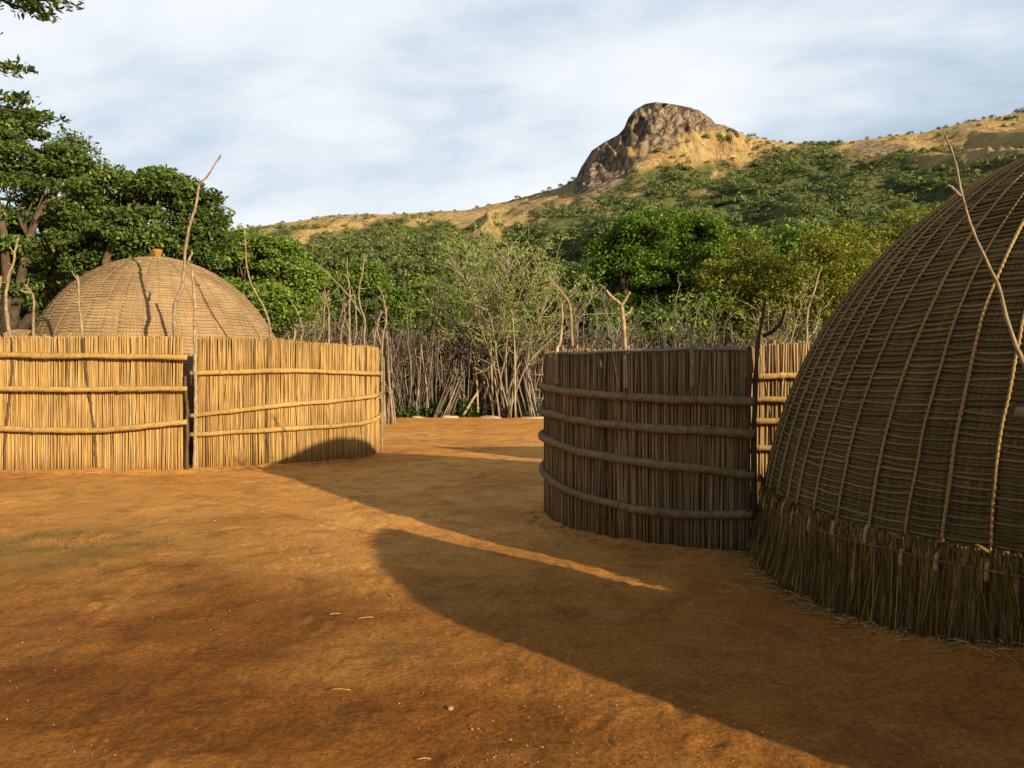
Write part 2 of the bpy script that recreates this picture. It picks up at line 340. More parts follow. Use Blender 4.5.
def hill_cover(px, Y, z, t, knm):
    X = (px - 512) / F * Y
    py = HY - (z - EYE) / Y * F
    sil = np.interp(px, SP[:, 0], SP[:, 1]); bas = np.interp(px, BP[:, 0], BP[:, 1])
    dep = py - bas
    band = np.interp(px, [0, 285, 330, 440, 470, 520, 555, 575, 640, 690, 745, 770, 800, 832, 850, 900, 960, 1024, 1200], [8, 10, 17, 18, 24, 27, 22, 10, 6, 14, 22, 10, 2, 4, 24, 24, 32, 46, 40])
    n = fbm(X / 38, Y / 38, 4, 81) - .5; n2 = fbm(X / 12, Y / 12, 3, 83) - .5
    dry = 1 - sst(-5, 5, dep - band + n * 34 + n2 * 14)
    for cx, cy, rx, ry, a in ((719, 176, 9, 10, 1.), (622, 196, 20, 6, .95), (592, 208, 14, 7, .9), (640, 185, 12, 6, .8), (585, 196, 10, 7, .8), (560, 205, 14, 6, .6), (612, 214, 22, 4, .6), (880, 150, 26, 8, .8), (700, 195, 18, 5, .4), (470, 234, 26, 5, .45), (390, 236, 22, 5, .3), (800, 215, 20, 5, .25)):
        q = ((px - cx) / rx) ** 2 + ((py - cy) / ry) ** 2
        dry = np.maximum(dry, a * (1 - sst(.5, 1.4, q + n * 2.4 + n2 * 1.5)))
    rock = np.clip(knm * 1.25, 0, 1) * (1 - sst(.30, .44, n * .8 + .5 + .25 * np.where(px > 700, sst(700, 730, px), 0) - .12) * .0)
    grass_on_knob = np.maximum((1 - sst(.6, 1.3, ((px - 714) / 44) ** 2 + ((py - 139) / 9) ** 2 + n * 1.3)), (1 - sst(.6, 1.3, ((px - 652) / 30) ** 2 + ((py - 152) / 5) ** 2 + n * 2.5)) * .8)
    rock = rock * (1 - grass_on_knob); dry = np.maximum(dry, grass_on_knob)
    low = np.interp(px, [540, 560, 580, 600, 620, 640, 660, 690, 715, 745, 760], [185, 193, 204, 200, 188, 168, 152, 146, 142, 140, 138])
    onk = 1 - sst(-4, 5, py - low + n * 30 + n2 * 10)
    onk = np.where((px > 545) & (px < 760), onk, 0)
    face = onk * sst(566, 580, px) * (1 - sst(690, 730, px)) * sst(-150, -120, Y - np.interp(px, YR[:, 0], YR[:, 1])) * (1 - grass_on_knob)
    rock = np.maximum(rock * onk, face); dry = np.maximum(dry, face); dry = np.maximum(dry, knm * onk)
    rr = (1 - sst(.6, 1.4, ((px - 882) / 34) ** 2 + ((py - 148) / 7) ** 2 + n * 3)) * .8
    rock = np.maximum(rock, rr)
    rock = np.maximum(rock, sst(.68, .76, fbm(X / 22, Y / 22, 3, 91)) * dry * .8)
    return np.clip(dry, 0, 1), np.clip(rock, 0, 1), py
def build_hill():
    px = np.concatenate([np.linspace(-500, 250, 60)[:-1], np.linspace(250, 560, 150)[:-1], np.linspace(560, 780, 240)[:-1], np.linspace(780, 1080, 150)[:-1], np.linspace(1080, 1600, 40)])
    Yl = np.concatenate([np.geomspace(Y0, 380, 90)[:-1], np.linspace(380, 640, 190)[:-1], np.geomspace(640, 1150, 30)])
    A, B = np.meshgrid(px, Yl, indexing='xy')
    z, t, kn, _ = hill_z(A, B)
    X = (A - 512) / F * B
    dry, rock, _p = hill_cover(A, B, z, t, kn)
    ny, nx = A.shape
    b = MB(); i = np.arange(ny - 1)[:, None] * nx; j = np.arange(nx - 1)[None]
    b.add(np.stack([X, B, z], -1), np.stack([i + j, i + j + 1, i + nx + j + 1, i + nx + j], -1).reshape(-1, 4))
    o = b.obj('hill', M['hill'], smooth=True); o['kind'] = 'structure'
    for nm, a in (('dry', dry), ('rock', rock)):
        at = o.data.attributes.new(nm, 'FLOAT', 'POINT'); at.data.foreach_set('value', a.ravel().astype(np.float32))
build_hill()
def hill_forest():
    b = MB(); N = 26000
    px = rng.uniform(-150, 1250, N)
    yr = np.interp(px, YR[:, 0], YR[:, 1])
    tt = rng.uniform(0.0, 1.0, N) ** .85
    Y = Y0 + 4 + tt * (yr - Y0 - 6)
    z, t, kn, _ = hill_z(px, Y); dry, rock, py = hill_cover(px, Y, z, t, kn)
    X = (px - 512) / F * Y
    dens = np.clip(1.08 - dry * 1.08 - rock * 1.2, 0.0, 1); dens = np.maximum(dens, .10 * (rock < .3) * sst(.45, .6, fbm(X / 14, Y / 14, 2, 99)))
    dens = np.maximum(dens, .45 * (rock < .3) * (px > 585) * (px < 765) * sst(.42, .58, fbm(X / 18, Y / 18, 3, 98))) * (.55 + .45 * sst(.3, .5, fbm(X / 30, Y / 30, 3, 95)))
    keep = rng.random(N) < dens
    px, Y, z, X = px[keep], Y[keep], z[keep], X[keep]
    n = len(X)
    s = rng.uniform(1.1, 2.7, n) * (.75 + .6 * fbm(X / 25, Y / 25, 2, 97)) * np.interp(Y, [60, 300, 600], [.72, .95, 1.05])
    cnt = np.where(Y < 220, 100, 50)
    idx = np.repeat(np.arange(n), cnt); m = len(idx)
    d = rvec(m); d[:, 2] = np.abs(d[:, 2]) * .95 - .15
    rad = rng.uniform(.55, 1.05, m)
    C = np.stack([X[idx], Y[idx], z[idx] + s[idx] * .55], -1) + d * (rad * s[idx])[:, None] * np.array([1, 1, .85])
    L = s[idx] * rng.uniform(.24, .48, m) * np.where(Y[idx] < 220, .72, 1.)
    D = unit(np.cross(d, rvec(m))); Nn = unit(np.cross(D, d + .5 * rvec(m)))
    b.leaves(C, D, Nn, L, L * .75)
    o = b.obj('hillside_forest', M['leaf_hill'])
    tag(o, 'green bushland covering the lower slopes of the rocky hill', 'forest', kind='stuff')
hill_forest()
def ridge_bushes():
    var = []
    for k in range(4):
        b = MB(); m = 90
        lob = rng.normal(size=(4, 3)) * np.array([.45, .45, .2])
        d = rvec(m); c = lob[rng.integers(0, 4, m)]
        C = c + d * rng.uniform(.35, .8, m)[:, None] * np.array([1, 1, .75]) + np.array([0, 0, .6])
        L = rng.uniform(.25, .5, m); D = unit(np.cross(d, rvec(m))); Nn = unit(np.cross(D, d + .4 * rvec(m)))
        b.leaves(C, D, Nn, L, L * .7)
        me = b.mesh('ridge_bush'); me.materials.append(M['leaf_dark'] if k < 2 else M['leaf_hill']); var.append(me)
    spots = [(283, 1.0, 1.6), (300, 1., 1.0), (318, .998, .8), (395, 1.0, 1.1), (404, 1., .8), (432, 1., .9), (441, .995, .7), (474, .99, .8), (489, .995, 1.), (492, .96, 1.), (503, .97, 1.2), (513, .985, 1.), (526, .97, .9), (538, .96, 1.3), (548, .985, .9), (562, .99, 1.6), (569, .985, 1.7), (575, .97, 1.5),
             (742, 1., 1.0), (748, .99, 1.4), (757, 1., 1.1), (765, 1., 1.2), (773, .99, 1.0), (782, 1., 1.3), (790, .99, 1.1), (806, 1., 1.2), (818, .99, 1.5), (826, 1., 1.), (838, 1., 1.), (852, .98, 1.3), (866, 1., .9), (889, 1., 1.3), (897, .99, .9), (910, 1., 1.3), (922, 1., .8), (938, 1., 1.5), (946, .995, 1.4), (958, 1., 1.0), (967, 1., 1.6), (973, .99, 1.3), (983, 1., 1.1), (991, 1., 2.0), (998, .98, 1.2), (1005, .97, 1.6), (1012, .97, 1.7), (1018, 1., 2.0), (1022, .99, 1.5), (980, .94, 1.3), (940, .95, 1.2), (1003, .93, 1.6), (952, .92, 1.5), (905, .95, 1.1), (345, .985, .8), (365, .98, .7), (420, .98, .9), (455, .985, .9)]
    for i, (px, f, s) in enumerate(spots):
        yr = np.interp(px, YR[:, 0], YR[:, 1]); Y = Y0 + (yr - Y0) * f
        z = hill_z(np.array([px]), np.array([Y]))[0][0]
        o = bpy.data.objects.new('ridge_bush', var[i % 4]); COL.objects.link(o)
        s *= 1.35
        o.location = ((px - 512) / F * Y, Y, z - .25 * s); o.scale = (s * rng.uniform(.9, 1.3), s, s * rng.uniform(.85, 1.2)); o.rotation_euler.z = rng.uniform(0, 6.28)
        tag(o, 'small dark bush dotted along the dry grassy crest of the hill', 'bush', 'bushes along the hill crest')
ridge_bushes()

# ------------------------------------------------------------------ trees
def branch_set(b, base, tips, r0, r1, sides=5, n=8, sag=.12):
    P_ = []; R_ = []
    for tp in tips:
        L = np.linalg.norm(tp - base)
        mid = base + (tp - base) * .5 + rng.normal(size=3) * L * sag
        P_.append(spline([base, mid, tp], n)); R_.append(np.linspace(r0, r1, n))
    b.tubes(np.array(P_), np.array(R_), sides)
    return P_
def tree(name, x, y, lobes, leaf, nclump, per, lsize, label, cat='tree', group=None, trunk_r=.16, clump_r=.42, flat=.42, z0=0., forkz=None, hollow=.5, bark='bark'):
    """lobes: (cx,cy,cz,rx,ry,rz) in metres relative to the tree's base"""
    root = empty(name, (x, y, z0), label, cat, group)
    lobes = np.array(lobes, float); vol = (lobes[:, 3] * lobes[:, 4] * lobes[:, 5]) ** (2 / 3); pr = vol / vol.sum()
    li = rng.choice(len(lobes), nclump, p=pr)
    d = rvec(nclump); rad = hollow + (1.04 - hollow) * rng.random(nclump) ** .6
    CC = lobes[li, :3] + d * rad[:, None] * lobes[li, 3:] + np.array([x, y, z0])
    cr = clump_r * rng.uniform(.55, 1.35, nclump)
    idx = np.repeat(np.arange(nclump), per); m = len(idx)
    dd = rvec(m)
    C = CC[idx] + dd * (rng.random(m) ** .5 * cr[idx])[:, None] * np.array([1, 1, flat])
    up = unit(d[idx] * .5 + np.array([0, 0, .8]) + .9 * rng.normal(size=(m, 3)))
    D = unit(np.cross(up, rvec(m))); Nn = np.cross(up, D)
    L = lsize * rng.uniform(.45, 1.5, m)
    b = MB(); b.leaves(C, D, Nn, L, L * rng.uniform(.4, .62, m)); 
    # trunk and limbs
    tb = MB(); fz = forkz if forkz else lobes[:, 2].min() * .55
    base = np.array([x, y, z0 - .1]); fork = np.array([x + rng.normal() * .15, y, z0 + fz])
    tb.tubes(spline([base, (base + fork) / 2 + rng.normal(size=3) * .08, fork], 8), np.linspace(trunk_r * 1.25, trunk_r * .85, 8)[None], 8)
    for k, lb in enumerate(lobes):
        tip = lb[:3] + np.array([x, y, z0]); 
        path = branch_set(tb, fork, [tip], trunk_r * .6, trunk_r * .22, 6)[0]
        own = CC[li == k]
        if len(own):
            sel = own[rng.choice(len(own), min(len(own), 9), replace=False)]
            for s_ in sel: branch_set(tb, path[rng.integers(3, 8)], [s_], trunk_r * .2, .012, 4, 6)
    tb.obj('trunk', M[bark], root, True)
    b.obj('crown', M[leaf], root)
    return root
def lob(cx, cy, Y, rpx, rpy, depth=1.):
    """lobe from a place seen in the photo: offset from x=0 base handled by caller"""
    c = P(cx, cy, Y); s = Y / F
    return c, rpx * s, rpy * s, depth
def tree_at(name, bx, Y, seen, leaf, nclump, per, lsize, label, **k):
    global rng
    rng = np.random.default_rng(int(bx * 7 + Y * 3) + 23)
    x = (bx - 512) / F * Y
    L = []
    for (cx, cy, rx, ry) in seen:
        c = P(cx, cy, Y); s = Y / F
        L.append((c[0] - x, rng.uniform(-.6, .6) * rx * s * .5, c[2], rx * s, rx * s * .85, ry * s))
    return tree(name, x, Y, L, leaf, nclump, per, lsize, label, **k)

# big dark trees behind the sunlit hut
tree_at('tree', 6, 21., [(22, 150, 44, 24), (58, 150, 26, 14), (-30, 140, 50, 40), (60, 190, 30, 24), (0, 200, 44, 30), (30, 240, 44, 30), (-30, 240, 50, 40), (0, 290, 50, 30), (12, 122, 20, 10), (82, 172, 14, 10)], 'leaf_dark', 210, 400, .115,
        'tallest dark tree at the far left with layered crown above the fence', trunk_r=.24, clump_r=.52, forkz=2.2, hollow=.6)
tree_at('tree', 128, 20., [(112, 195, 34, 20), (150, 186, 34, 14), (178, 195, 26, 18), (198, 212, 20, 20), (100, 240, 40, 26), (150, 235, 44, 28), (195, 250, 24, 30), (130, 275, 60, 26), (90, 215, 22, 18), (206, 232, 16, 14), (160, 258, 30, 20)], 'leaf_dark', 260, 400, .115,
        'broad dark tree with rounded crown directly behind the sunlit hut', trunk_r=.22, clump_r=.5, forkz=2., hollow=.6)
tree_at('tree', 262, 24., [(262, 262, 30, 24), (240, 268, 26, 26), (294, 280, 26, 24), (250, 242, 18, 8), (278, 248, 16, 8), (262, 305, 46, 26)], 'leaf_mid', 170, 360, .12,
        'brighter green tree right of the domed hut, behind its reed fence', trunk_r=.17, clump_r=.52, forkz=1.8, hollow=.55)
tree_at('tree', 212, 30., [(212, 262, 30, 40), (232, 255, 26, 30), (195, 280, 40, 40)], 'leaf_dark', 200, 70, .16,
        'dark tree filling the dip between the hut tree and the brighter green tree', trunk_r=.17, clump_r=.6)
tree_at('tree', 40, 27., [(20, 290, 90, 50), (90, 300, 70, 46), (-40, 270, 60, 60)], 'leaf_dark', 420, 70, .17,
        'low dark thicket tree seen in shade above the left reed fence', trunk_r=.17, clump_r=.7)
# the round tree and its neighbours behind the palisade
tree_at('tree', 652, 32., [(648, 236, 38, 20), (620, 255, 26, 26), (692, 246, 30, 22), (652, 275, 48, 34), (698, 278, 30, 30), (606, 285, 20, 30), (668, 222, 24, 8), (700, 228, 16, 8), (640, 316, 44, 22), (716, 258, 12, 14)], 'leaf_round', 330, 480, .115,
        'dense round dark green tree rising in the middle below the rocky peak', trunk_r=.25, clump_r=.62, forkz=2.3, hollow=.6)
tree_at('shrub', 368, 31., [(362, 286, 26, 24), (345, 300, 22, 30), (380, 305, 26, 30), (370, 275, 14, 12)], 'leaf_mid', 230, 70, .14,
        'fresh green bushy shrub above the right end of the golden fence', cat='shrub', trunk_r=.1, clump_r=.5, forkz=1.)
tree_at('shrub', 420, 33., [(420, 305, 36, 26), (400, 318, 26, 26), (448, 312, 26, 28), (425, 290, 20, 12)], 'leaf_mid', 240, 70, .15,
        'rounded green shrub over the brushwood fence, left of the bare-stemmed tree', cat='shrub', trunk_r=.1, clump_r=.5, forkz=1.)
tree_at('shrub', 575, 36., [(575, 300, 30, 30), (560, 325, 36, 26), (592, 320, 24, 26)], 'leaf_mid', 230, 70, .15,
        'mid green shrub between the bare-stemmed tree and the round tree', cat='shrub', trunk_r=.1, clump_r=.55, forkz=1.)
tree_at('shrub', 640, 28.5, [(610, 332, 30, 20), (650, 330, 36, 22), (690, 322, 30, 28), (720, 318, 26, 30)], 'leaf_mid', 260, 34, .16,
        'low green scrub at the foot of the round tree', cat='shrub', trunk_r=.08, clump_r=.45, forkz=.8)
tree_at('tree', 742, 29., [(742, 275, 40, 30), (720, 295, 34, 34), (765, 290, 36, 34), (748, 250, 26, 16), (735, 320, 44, 26)], 'leaf_olive', 360, 62, .11,
        'olive thin-leaved tree just right of the round tree', trunk_r=.12, clump_r=.5, forkz=1.2, hollow=.3, bark='twig')
tree_at('tree', 815, 27., [(812, 280, 40, 36), (840, 262, 34, 34), (790, 300, 36, 36), (845, 300, 40, 36), (828, 245, 26, 14)], 'leaf_olive', 380, 60, .105,
        'olive tree with dark spreading branches against the big hut roofline', trunk_r=.14, clump_r=.48, forkz=1.3, hollow=.3)
tree_at('tree', 885, 34., [(880, 250, 34, 30), (910, 240, 30, 30), (870, 280, 40, 40), (850, 235, 24, 16), (940, 240, 34, 30)], 'leaf_olive', 340, 60, .13,
        'yellowish olive tree half hidden by the dome of the big hut', trunk_r=.14, clump_r=.55, forkz=1.3, hollow=.3)
tree_at('tree', 780, 42., [(770, 255, 36, 22), (735, 245, 26, 18), (800, 245, 34, 22), (770, 280, 50, 26)], 'leaf_mid', 260, 34, .28,
        'green tree standing behind the gap between the two olive trees', trunk_r=.16, clump_r=.7)
tree_at('tree', 330, 44., [(318, 285, 34, 26), (345, 270, 24, 20), (300, 270, 26, 22)], 'leaf_hill', 200, 34, .28,
        'grey green tree at the foot of the hill above the golden fence', trunk_r=.16, clump_r=.7)
tree_at('tree', 470, 46., [(455, 285, 34, 24), (500, 278, 30, 24), (540, 285, 34, 28), (420, 280, 30, 20)], 'leaf_hill', 300, 34, .28,
        'grey green tree far behind the bare-stemmed tree', trunk_r=.16, clump_r=.7)

# overhanging branch at the top left: a nearer tree whose trunk is out of frame
def near_tree():
    root = empty('tree', (0, 0, 0), 'near tree whose leafy twigs poke into the top left corner', 'tree')
    tb = MB(); lb = MB(); Y = 9.
    trunk0 = P(-260, 375, Y); trunk0[2] = -.1; fork = P(-200, 120, Y)
    tb.tubes(spline([trunk0, (trunk0 + fork) / 2 + [.2, 0, 0], fork], 10), np.linspace(.2, .12, 10)[None], 8)
    for tips in ([(-60, -40), (20, -6), (72, 4)], [(-60, -20), (10, 4), (52, 16)], [(-80, 60), (-10, 66), (24, 68)], [(-60, 90), (0, 99), (24, 97)], [(-60, 105), (5, 110), (58, 118)], [(-90, 20), (-40, 30), (-12, 30)],
                 [(-60, -30), (5, -12), (38, 6)]):
        pts = [fork] + [P(a, b_, Y + rng.normal() * .12) for a, b_ in tips]
        sp = spline(pts, 24); tb.tubes(sp, np.linspace(.05, .006, 24)[None], 5)
        m = 170; t_ = 10 + 13.9 * rng.random(m) ** .8; i = np.minimum(t_.astype(int), 22); f = (t_ - i)[:, None]
        C = sp[i] * (1 - f) + sp[i + 1] * f + rng.normal(size=(m, 3)) * np.array([.05, .06, .035])
        tang = unit(sp[i + 1] - sp[i]); D = unit(tang * .6 + rvec(m) * .8); Nn = unit(np.cross(D, np.array([0, 0, 1]) + .6 * rvec(m)))
        L = rng.uniform(.06, .13, m); lb.leaves(C, D, Nn, L, L * .42)
    m = 2600; d = rvec(m); c = P(-190, 60, Y); C = c + d * (rng.random(m) ** .4)[:, None] * np.array([1.4, 1.4, 1.1])
    up = unit(np.array([0, 0, .8]) + .9 * rng.normal(size=(m, 3))); D = unit(np.cross(up, rvec(m)))
    L = rng.uniform(.09, .16, m); lb.leaves(C, D, np.cross(up, D), L, L * .5)
    tb.obj('trunk', M['bark'], root, True); lb.obj('crown', M['leaf_dark'], root)
near_tree()

# bare, many-stemmed tree in the palisade
def bare_tree(name, bx, Y, tips, label, stem_r=.035, twigs=8, leaves=0, leaf='leaf_pale', mat='twig', cat='tree', group=None, twl=.9, spread=.35):
    root = empty(name, (0, 0, 0), label, cat, group)
    b = MB(); TW = []; lc = []
    for (tx, ty) in tips:
        s = P(bx, 375, Y); s[2] = -.05; s[0] += rng.normal() * spread * .6; s[1] += rng.normal() * spread
        e = P(tx, ty, Y + rng.normal() * .9)
        m1 = s + (e - s) * .45 + rng.normal(size=3) * .14; m1[0] -= (e[0] - s[0]) * .22
        sp = spline([s, m1, s + (e - s) * .75 + rng.normal(size=3) * .12, e], 16)
        b.tubes(sp, np.linspace(stem_r * rng.uniform(.8, 1.2), .007, 16)[None], 5)
        for k in range(twigs):
            i = rng.integers(5, 15); p = sp[i]; dr = unit(unit(e - s) * .9 + rvec(1)[0] * .75)
            dr[2] = abs(dr[2]); q = p + dr * twl * rng.uniform(.4, 1.2)
            TW.append(spline([p, (p + q) / 2 + rng.normal(size=3) * .05, q], 6))
            for j in range(2):
                p2 = TW[-1][rng.integers(2, 5)]; q2 = p2 + unit(dr + rvec(1)[0] * .9) * twl * rng.uniform(.2, .6)
                TW.append(spline([p2, (p2 + q2) / 2 + rng.normal(size=3) * .03, q2], 6))
        lc.append(sp[8:])
    TW = np.array(TW)
    b.tubes(TW, np.linspace(stem_r * .32, .005, 6)[None].repeat(len(TW), 0), 4)
    b.obj('trunk', M[mat], root, True)
    if leaves:
        i = rng.integers(0, len(TW), leaves); j = rng.integers(2, 6, leaves)
        C = TW[i, j] + rng.normal(size=(leaves, 3)) * .09
        up = unit(np.array([0, 0, .6]) + rng.normal(size=(leaves, 3))); D = unit(np.cross(up, rvec(leaves)))
        L = rng.uniform(.07, .15, leaves); lb = MB(); lb.leaves(C, D, np.cross(up, D), L, L * .45); lb.obj('crown', M[leaf], root)
    return root
bare_tree('tree', 503, 25.2, [(432, 299), (440, 276), (452, 259), (466, 250), (480, 242), (494, 240), (508, 245), (524, 250), (540, 260), (556, 272), (572, 289), (586, 306), (462, 272), (490, 264), (520, 270), (545, 286), (448, 300), (565, 305), (475, 289), (505, 282), (530, 299)],
          'pale many-stemmed tree with sparse leaves growing out of the brushwood fence', stem_r=.038, twigs=16, leaves=6800, twl=1.25, mat='twig')
bare_tree('dead_shrub', 585, 25.2, [(562, 300), (572, 290), (585, 305), (593, 300), (578, 320)], 'bleached dead shrub behind the forked pole beside the round tree', .03, 6, 0, mat='twig_grey', cat='shrub')
bare_tree('dead_shrub', 617, 25.6, [(600, 296), (612, 300), (606, 318), (640, 310), (630, 318), (622, 308)], 'bleached dead shrub below the trunk of the round tree', .03, 7, 0, mat='twig_grey', cat='shrub')
bare_tree('dead_shrub', 684, 25.8, [(660, 308), (676, 300), (690, 306), (702, 296), (715, 315), (668, 320)], 'pale dead shrub right of the round tree foot', .03, 8, 500, mat='twig_grey', cat='shrub')
bare_tree('dead_shrub', 778, 24., [(752, 312), (768, 304), (790, 306), (806, 290), (822, 306), (760, 322)], 'brown leafless shrub behind the far sunlit fence section', .03, 8, 900, leaf='leaf_olive', mat='twig', cat='shrub')
bare_tree('dead_shrub', 300, 24.6, [(274, 300), (285, 292), (300, 296), (316, 290), (325, 300), (310, 310), (292, 312)], 'tangled dead shrub over the golden fence beside the hut roof', .03, 8, 600, leaf='leaf_olive', cat='shrub')

# ------------------------------------------------------------------ palisade of brushwood
def palisade():
    root = empty('brushwood_fence', (0, 26, 0), 'long palisade of rough upright branches closing the far side of the yard', 'fence')
    n = 4300
    x = rng.uniform(-15, 15, n); y = 26 + .25 * np.sin(x * .4) + rng.normal(size=n) * .28
    h = rng.uniform(1.9, 3.2, n); tall = rng.random(n) < .05; h[tall] = rng.uniform(3.2, 4.6, tall.sum())
    h *= np.where(x > 1.6, .82, 1.) * np.where((x > -5) & (x < 1.6), .95, 1.)
    lx = rng.normal(size=n) * .17; ly = rng.normal(size=n) * .08
    t = np.linspace(0, 1, 6)
    Pt = np.zeros((n, 6, 3))
    cr = np.cumsum(rng.normal(size=(n, 6, 2)) * .035, 1)
    Pt[:, :, 0] = x[:, None] + lx[:, None] * h[:, None] * (t - .3) + cr[:, :, 0]
    Pt[:, :, 1] = y[:, None] + ly[:, None] * h[:, None] * t + cr[:, :, 1]
    Pt[:, :, 2] = -.05 + h[:, None] * t
    r = rng.uniform(.009, .028, n)
    b = MB(); b.tubes(Pt, r[:, None] * np.linspace(1.1, .5, 6)[None], 5)
    # side twigs near the tops
    m = 6500; i = rng.integers(0, n, m); j = rng.integers(3, 6, m); p = Pt[i, j]
    d = unit(np.stack([rng.normal(size=m) * .8, rng.normal(size=m) * .5, np.abs(rng.normal(size=m)) + .4], -1)); L = rng.uniform(.2, .9, m)
    q = p + d * L[:, None]; mid = (p + q) / 2 + rng.normal(size=(m, 3)) * .04
    b.tubes(np.stack([p, mid, q], 1), np.array([.014, .010, .006]), 4)
    o = b.obj('upright_sticks', M['stick'], root, True); o['kind'] = 'stuff'
    for pts in ([(378, 383), (420, 387), (470, 386), (520, 390), (560, 388)], [(380, 399), (410, 395), (450, 398), (500, 396), (560, 400)], [(500, 372), (560, 376), (600, 374)]):
        rb = MB(); rb.tubes(spline([P(a, c, 25.65) for a, c in pts], 20), .035, 6); rb.obj('rail', M['stick'], root, True)
palisade()
def stick_pile(bx, ty0, ty1, tx0, tx1, bx0, bx1, n, Y, label, mat='stick'):
    b = MB(); Pt = []
    for k in range(n):
        a = P(rng.uniform(bx0, bx1), 375, Y - rng.uniform(0, .5)); a[2] = -.03
        e = P(rng.uniform(tx0, tx1), rng.uniform(ty0, ty1), Y + .35 + rng.normal() * .1)
        Pt.append(spline([a, (a + e) / 2 + rng.normal(size=3) * .05, e], 7))
    b.tubes(np.array(Pt), rng.uniform(.018, .036, n)[:, None] * np.linspace(1.1, .6, 7)[None], 5)
    tag(b.obj('stick_pile', M[mat], smooth=True), label, 'stick pile', 'piles of cut branches')
stick_pile(390, 330, 372, 380, 388, 381, 398, 16, 22., 'splayed bundle of pale branches leaning beside the golden fence end', 'pole')
stick_pile(440, 340, 365, 455, 476, 432, 452, 34, 25.3, 'fan of dark branches leaning against the brushwood fence, left of the lone pale stick')
stick_pile(510, 330, 355, 500, 522, 498, 518, 34, 25.3, 'upright heap of grey branches around the stems of the bare tree')
stick_pile(530, 335, 360, 508, 525, 520, 541, 26, 25.2, 'slanting heap of branches next to the dark curved fence')
b = MB(); b.tubes(spline([P(463, 415.5, 25.), P(475, 396, 25.2), P(483, 385, 25.4), P(486, 374, 25.6)], 12), np.linspace(.045, .03, 12)[None], 7)
tag(b.obj('leaning_stick', M['pole_pale'], smooth=True), 'single pale branch propped against the brushwood fence', 'branch')
b = MB(); b.tubes(spline([P(470, 320, 25.6), P(466, 338, 25.5), P(474, 355, 25.4), P(477, 385, 25.3), P(478, 415, 25.2)], 14), np.linspace(.02, .04, 14)[None], 6)
tag(b.obj('leaning_stick', M['pole_pale'], smooth=True), 'tall crooked pale branch standing left of the bare tree', 'branch')

# pale stones and fallen log along the palisade foot
def stone(x, y, sx, sy, sz, label, name='stone', cat='stone'):
    import bmesh
    bm = bmesh.new(); bmesh.ops.create_icosphere(bm, subdivisions=3, radius=1)
    k = rng.uniform(0, 50)
    for v in bm.verts:
        n_ = float(fbm(np.array([v.co.x * 1.3 + k]), np.array([v.co.y * 1.3 + v.co.z * 1.7 + k]), 3)[0])
        v.co *= .75 + .5 * n_
        v.co.x *= sx; v.co.y *= sy; v.co.z *= sz
    me = bpy.data.meshes.new(name); bm.to_mesh(me); bm.free()
    for p_ in me.polygons: p_.use_smooth = True
    me.materials.append(M['stone']); o = bpy.data.objects.new(name, me); COL.objects.link(o); o.location = (x, y, -sz * .1); o.rotation_euler.z = rng.uniform(-.3, .3)
    return tag(o, label, cat, 'pale stones at the fence foot')
for px, Y, sx, sz, lb_ in ((450, 24.8, .34, .10, 'low tan stone at the foot of the brushwood fence, left of the lone pale stick'), (489, 24.7, .42, .10, 'flat pale stone at the foot of the bare tree'), (537, 24.6, .55, .07, 'long flat whitish stone beside the dark curved fence'), (418, 24.9, .25, .08, 'small tan stone near the splayed branch bundle')):
    stone((px - 512) / F * Y, Y, sx, .2, sz, lb_)

# weeds at the palisade foot
def weeds():
    b = MB(); n = 9000
    x = rng.uniform(-6.5, 3.5, n); dn = fbm(x * 1.1, x * 0 + 3, 3, 21); k = rng.random(n) < sst(.3, .6, dn); x = x[k]; n = len(x)
    y = 25.6 + rng.normal(size=n) * .3; z = np.abs(rng.normal(size=n)) * .20 * (.4 + 1.4 * fbm(x * 1.4, x * 0 + 9, 3, 22)) + .02
    z = np.maximum(z, .02); C = np.stack([x, y, z], -1); D = unit(rng.normal(size=(n, 3)) + [0, 0, .9]); Nn = unit(np.cross(D, rvec(n)))
    L = rng.uniform(.08, .2, n); b.leaves(C, D, Nn, L, L * .5)
    o = b.obj('weeds', M['weed']); tag(o, 'low green weeds growing along the foot of the brushwood fence', 'weeds', kind='stuff')
    b = MB(); n = 6000
    q = rng.normal(size=(n, 2)) * [1.0, .55]; x = -4.15 + q[:, 0]; y = 6.4 + q[:, 1]; k = fbm(x * 2, y * 2, 3, 33) > .47; x, y = x[k], y[k]; n = len(x)
    D = unit(rng.normal(size=(n, 3)) * .5 + [0, 0, .6]); L = rng.uniform(.010, .026, n); C = np.stack([x, y, L * .4], -1)
    b.leaves(C, D, unit(np.cross(D, rvec(n))), L, L * .16)
    o = b.obj('grass', M['weed']); tag(o, 'thin trampled grass patch on the soil at the left edge', 'grass', kind='stuff')
weeds()

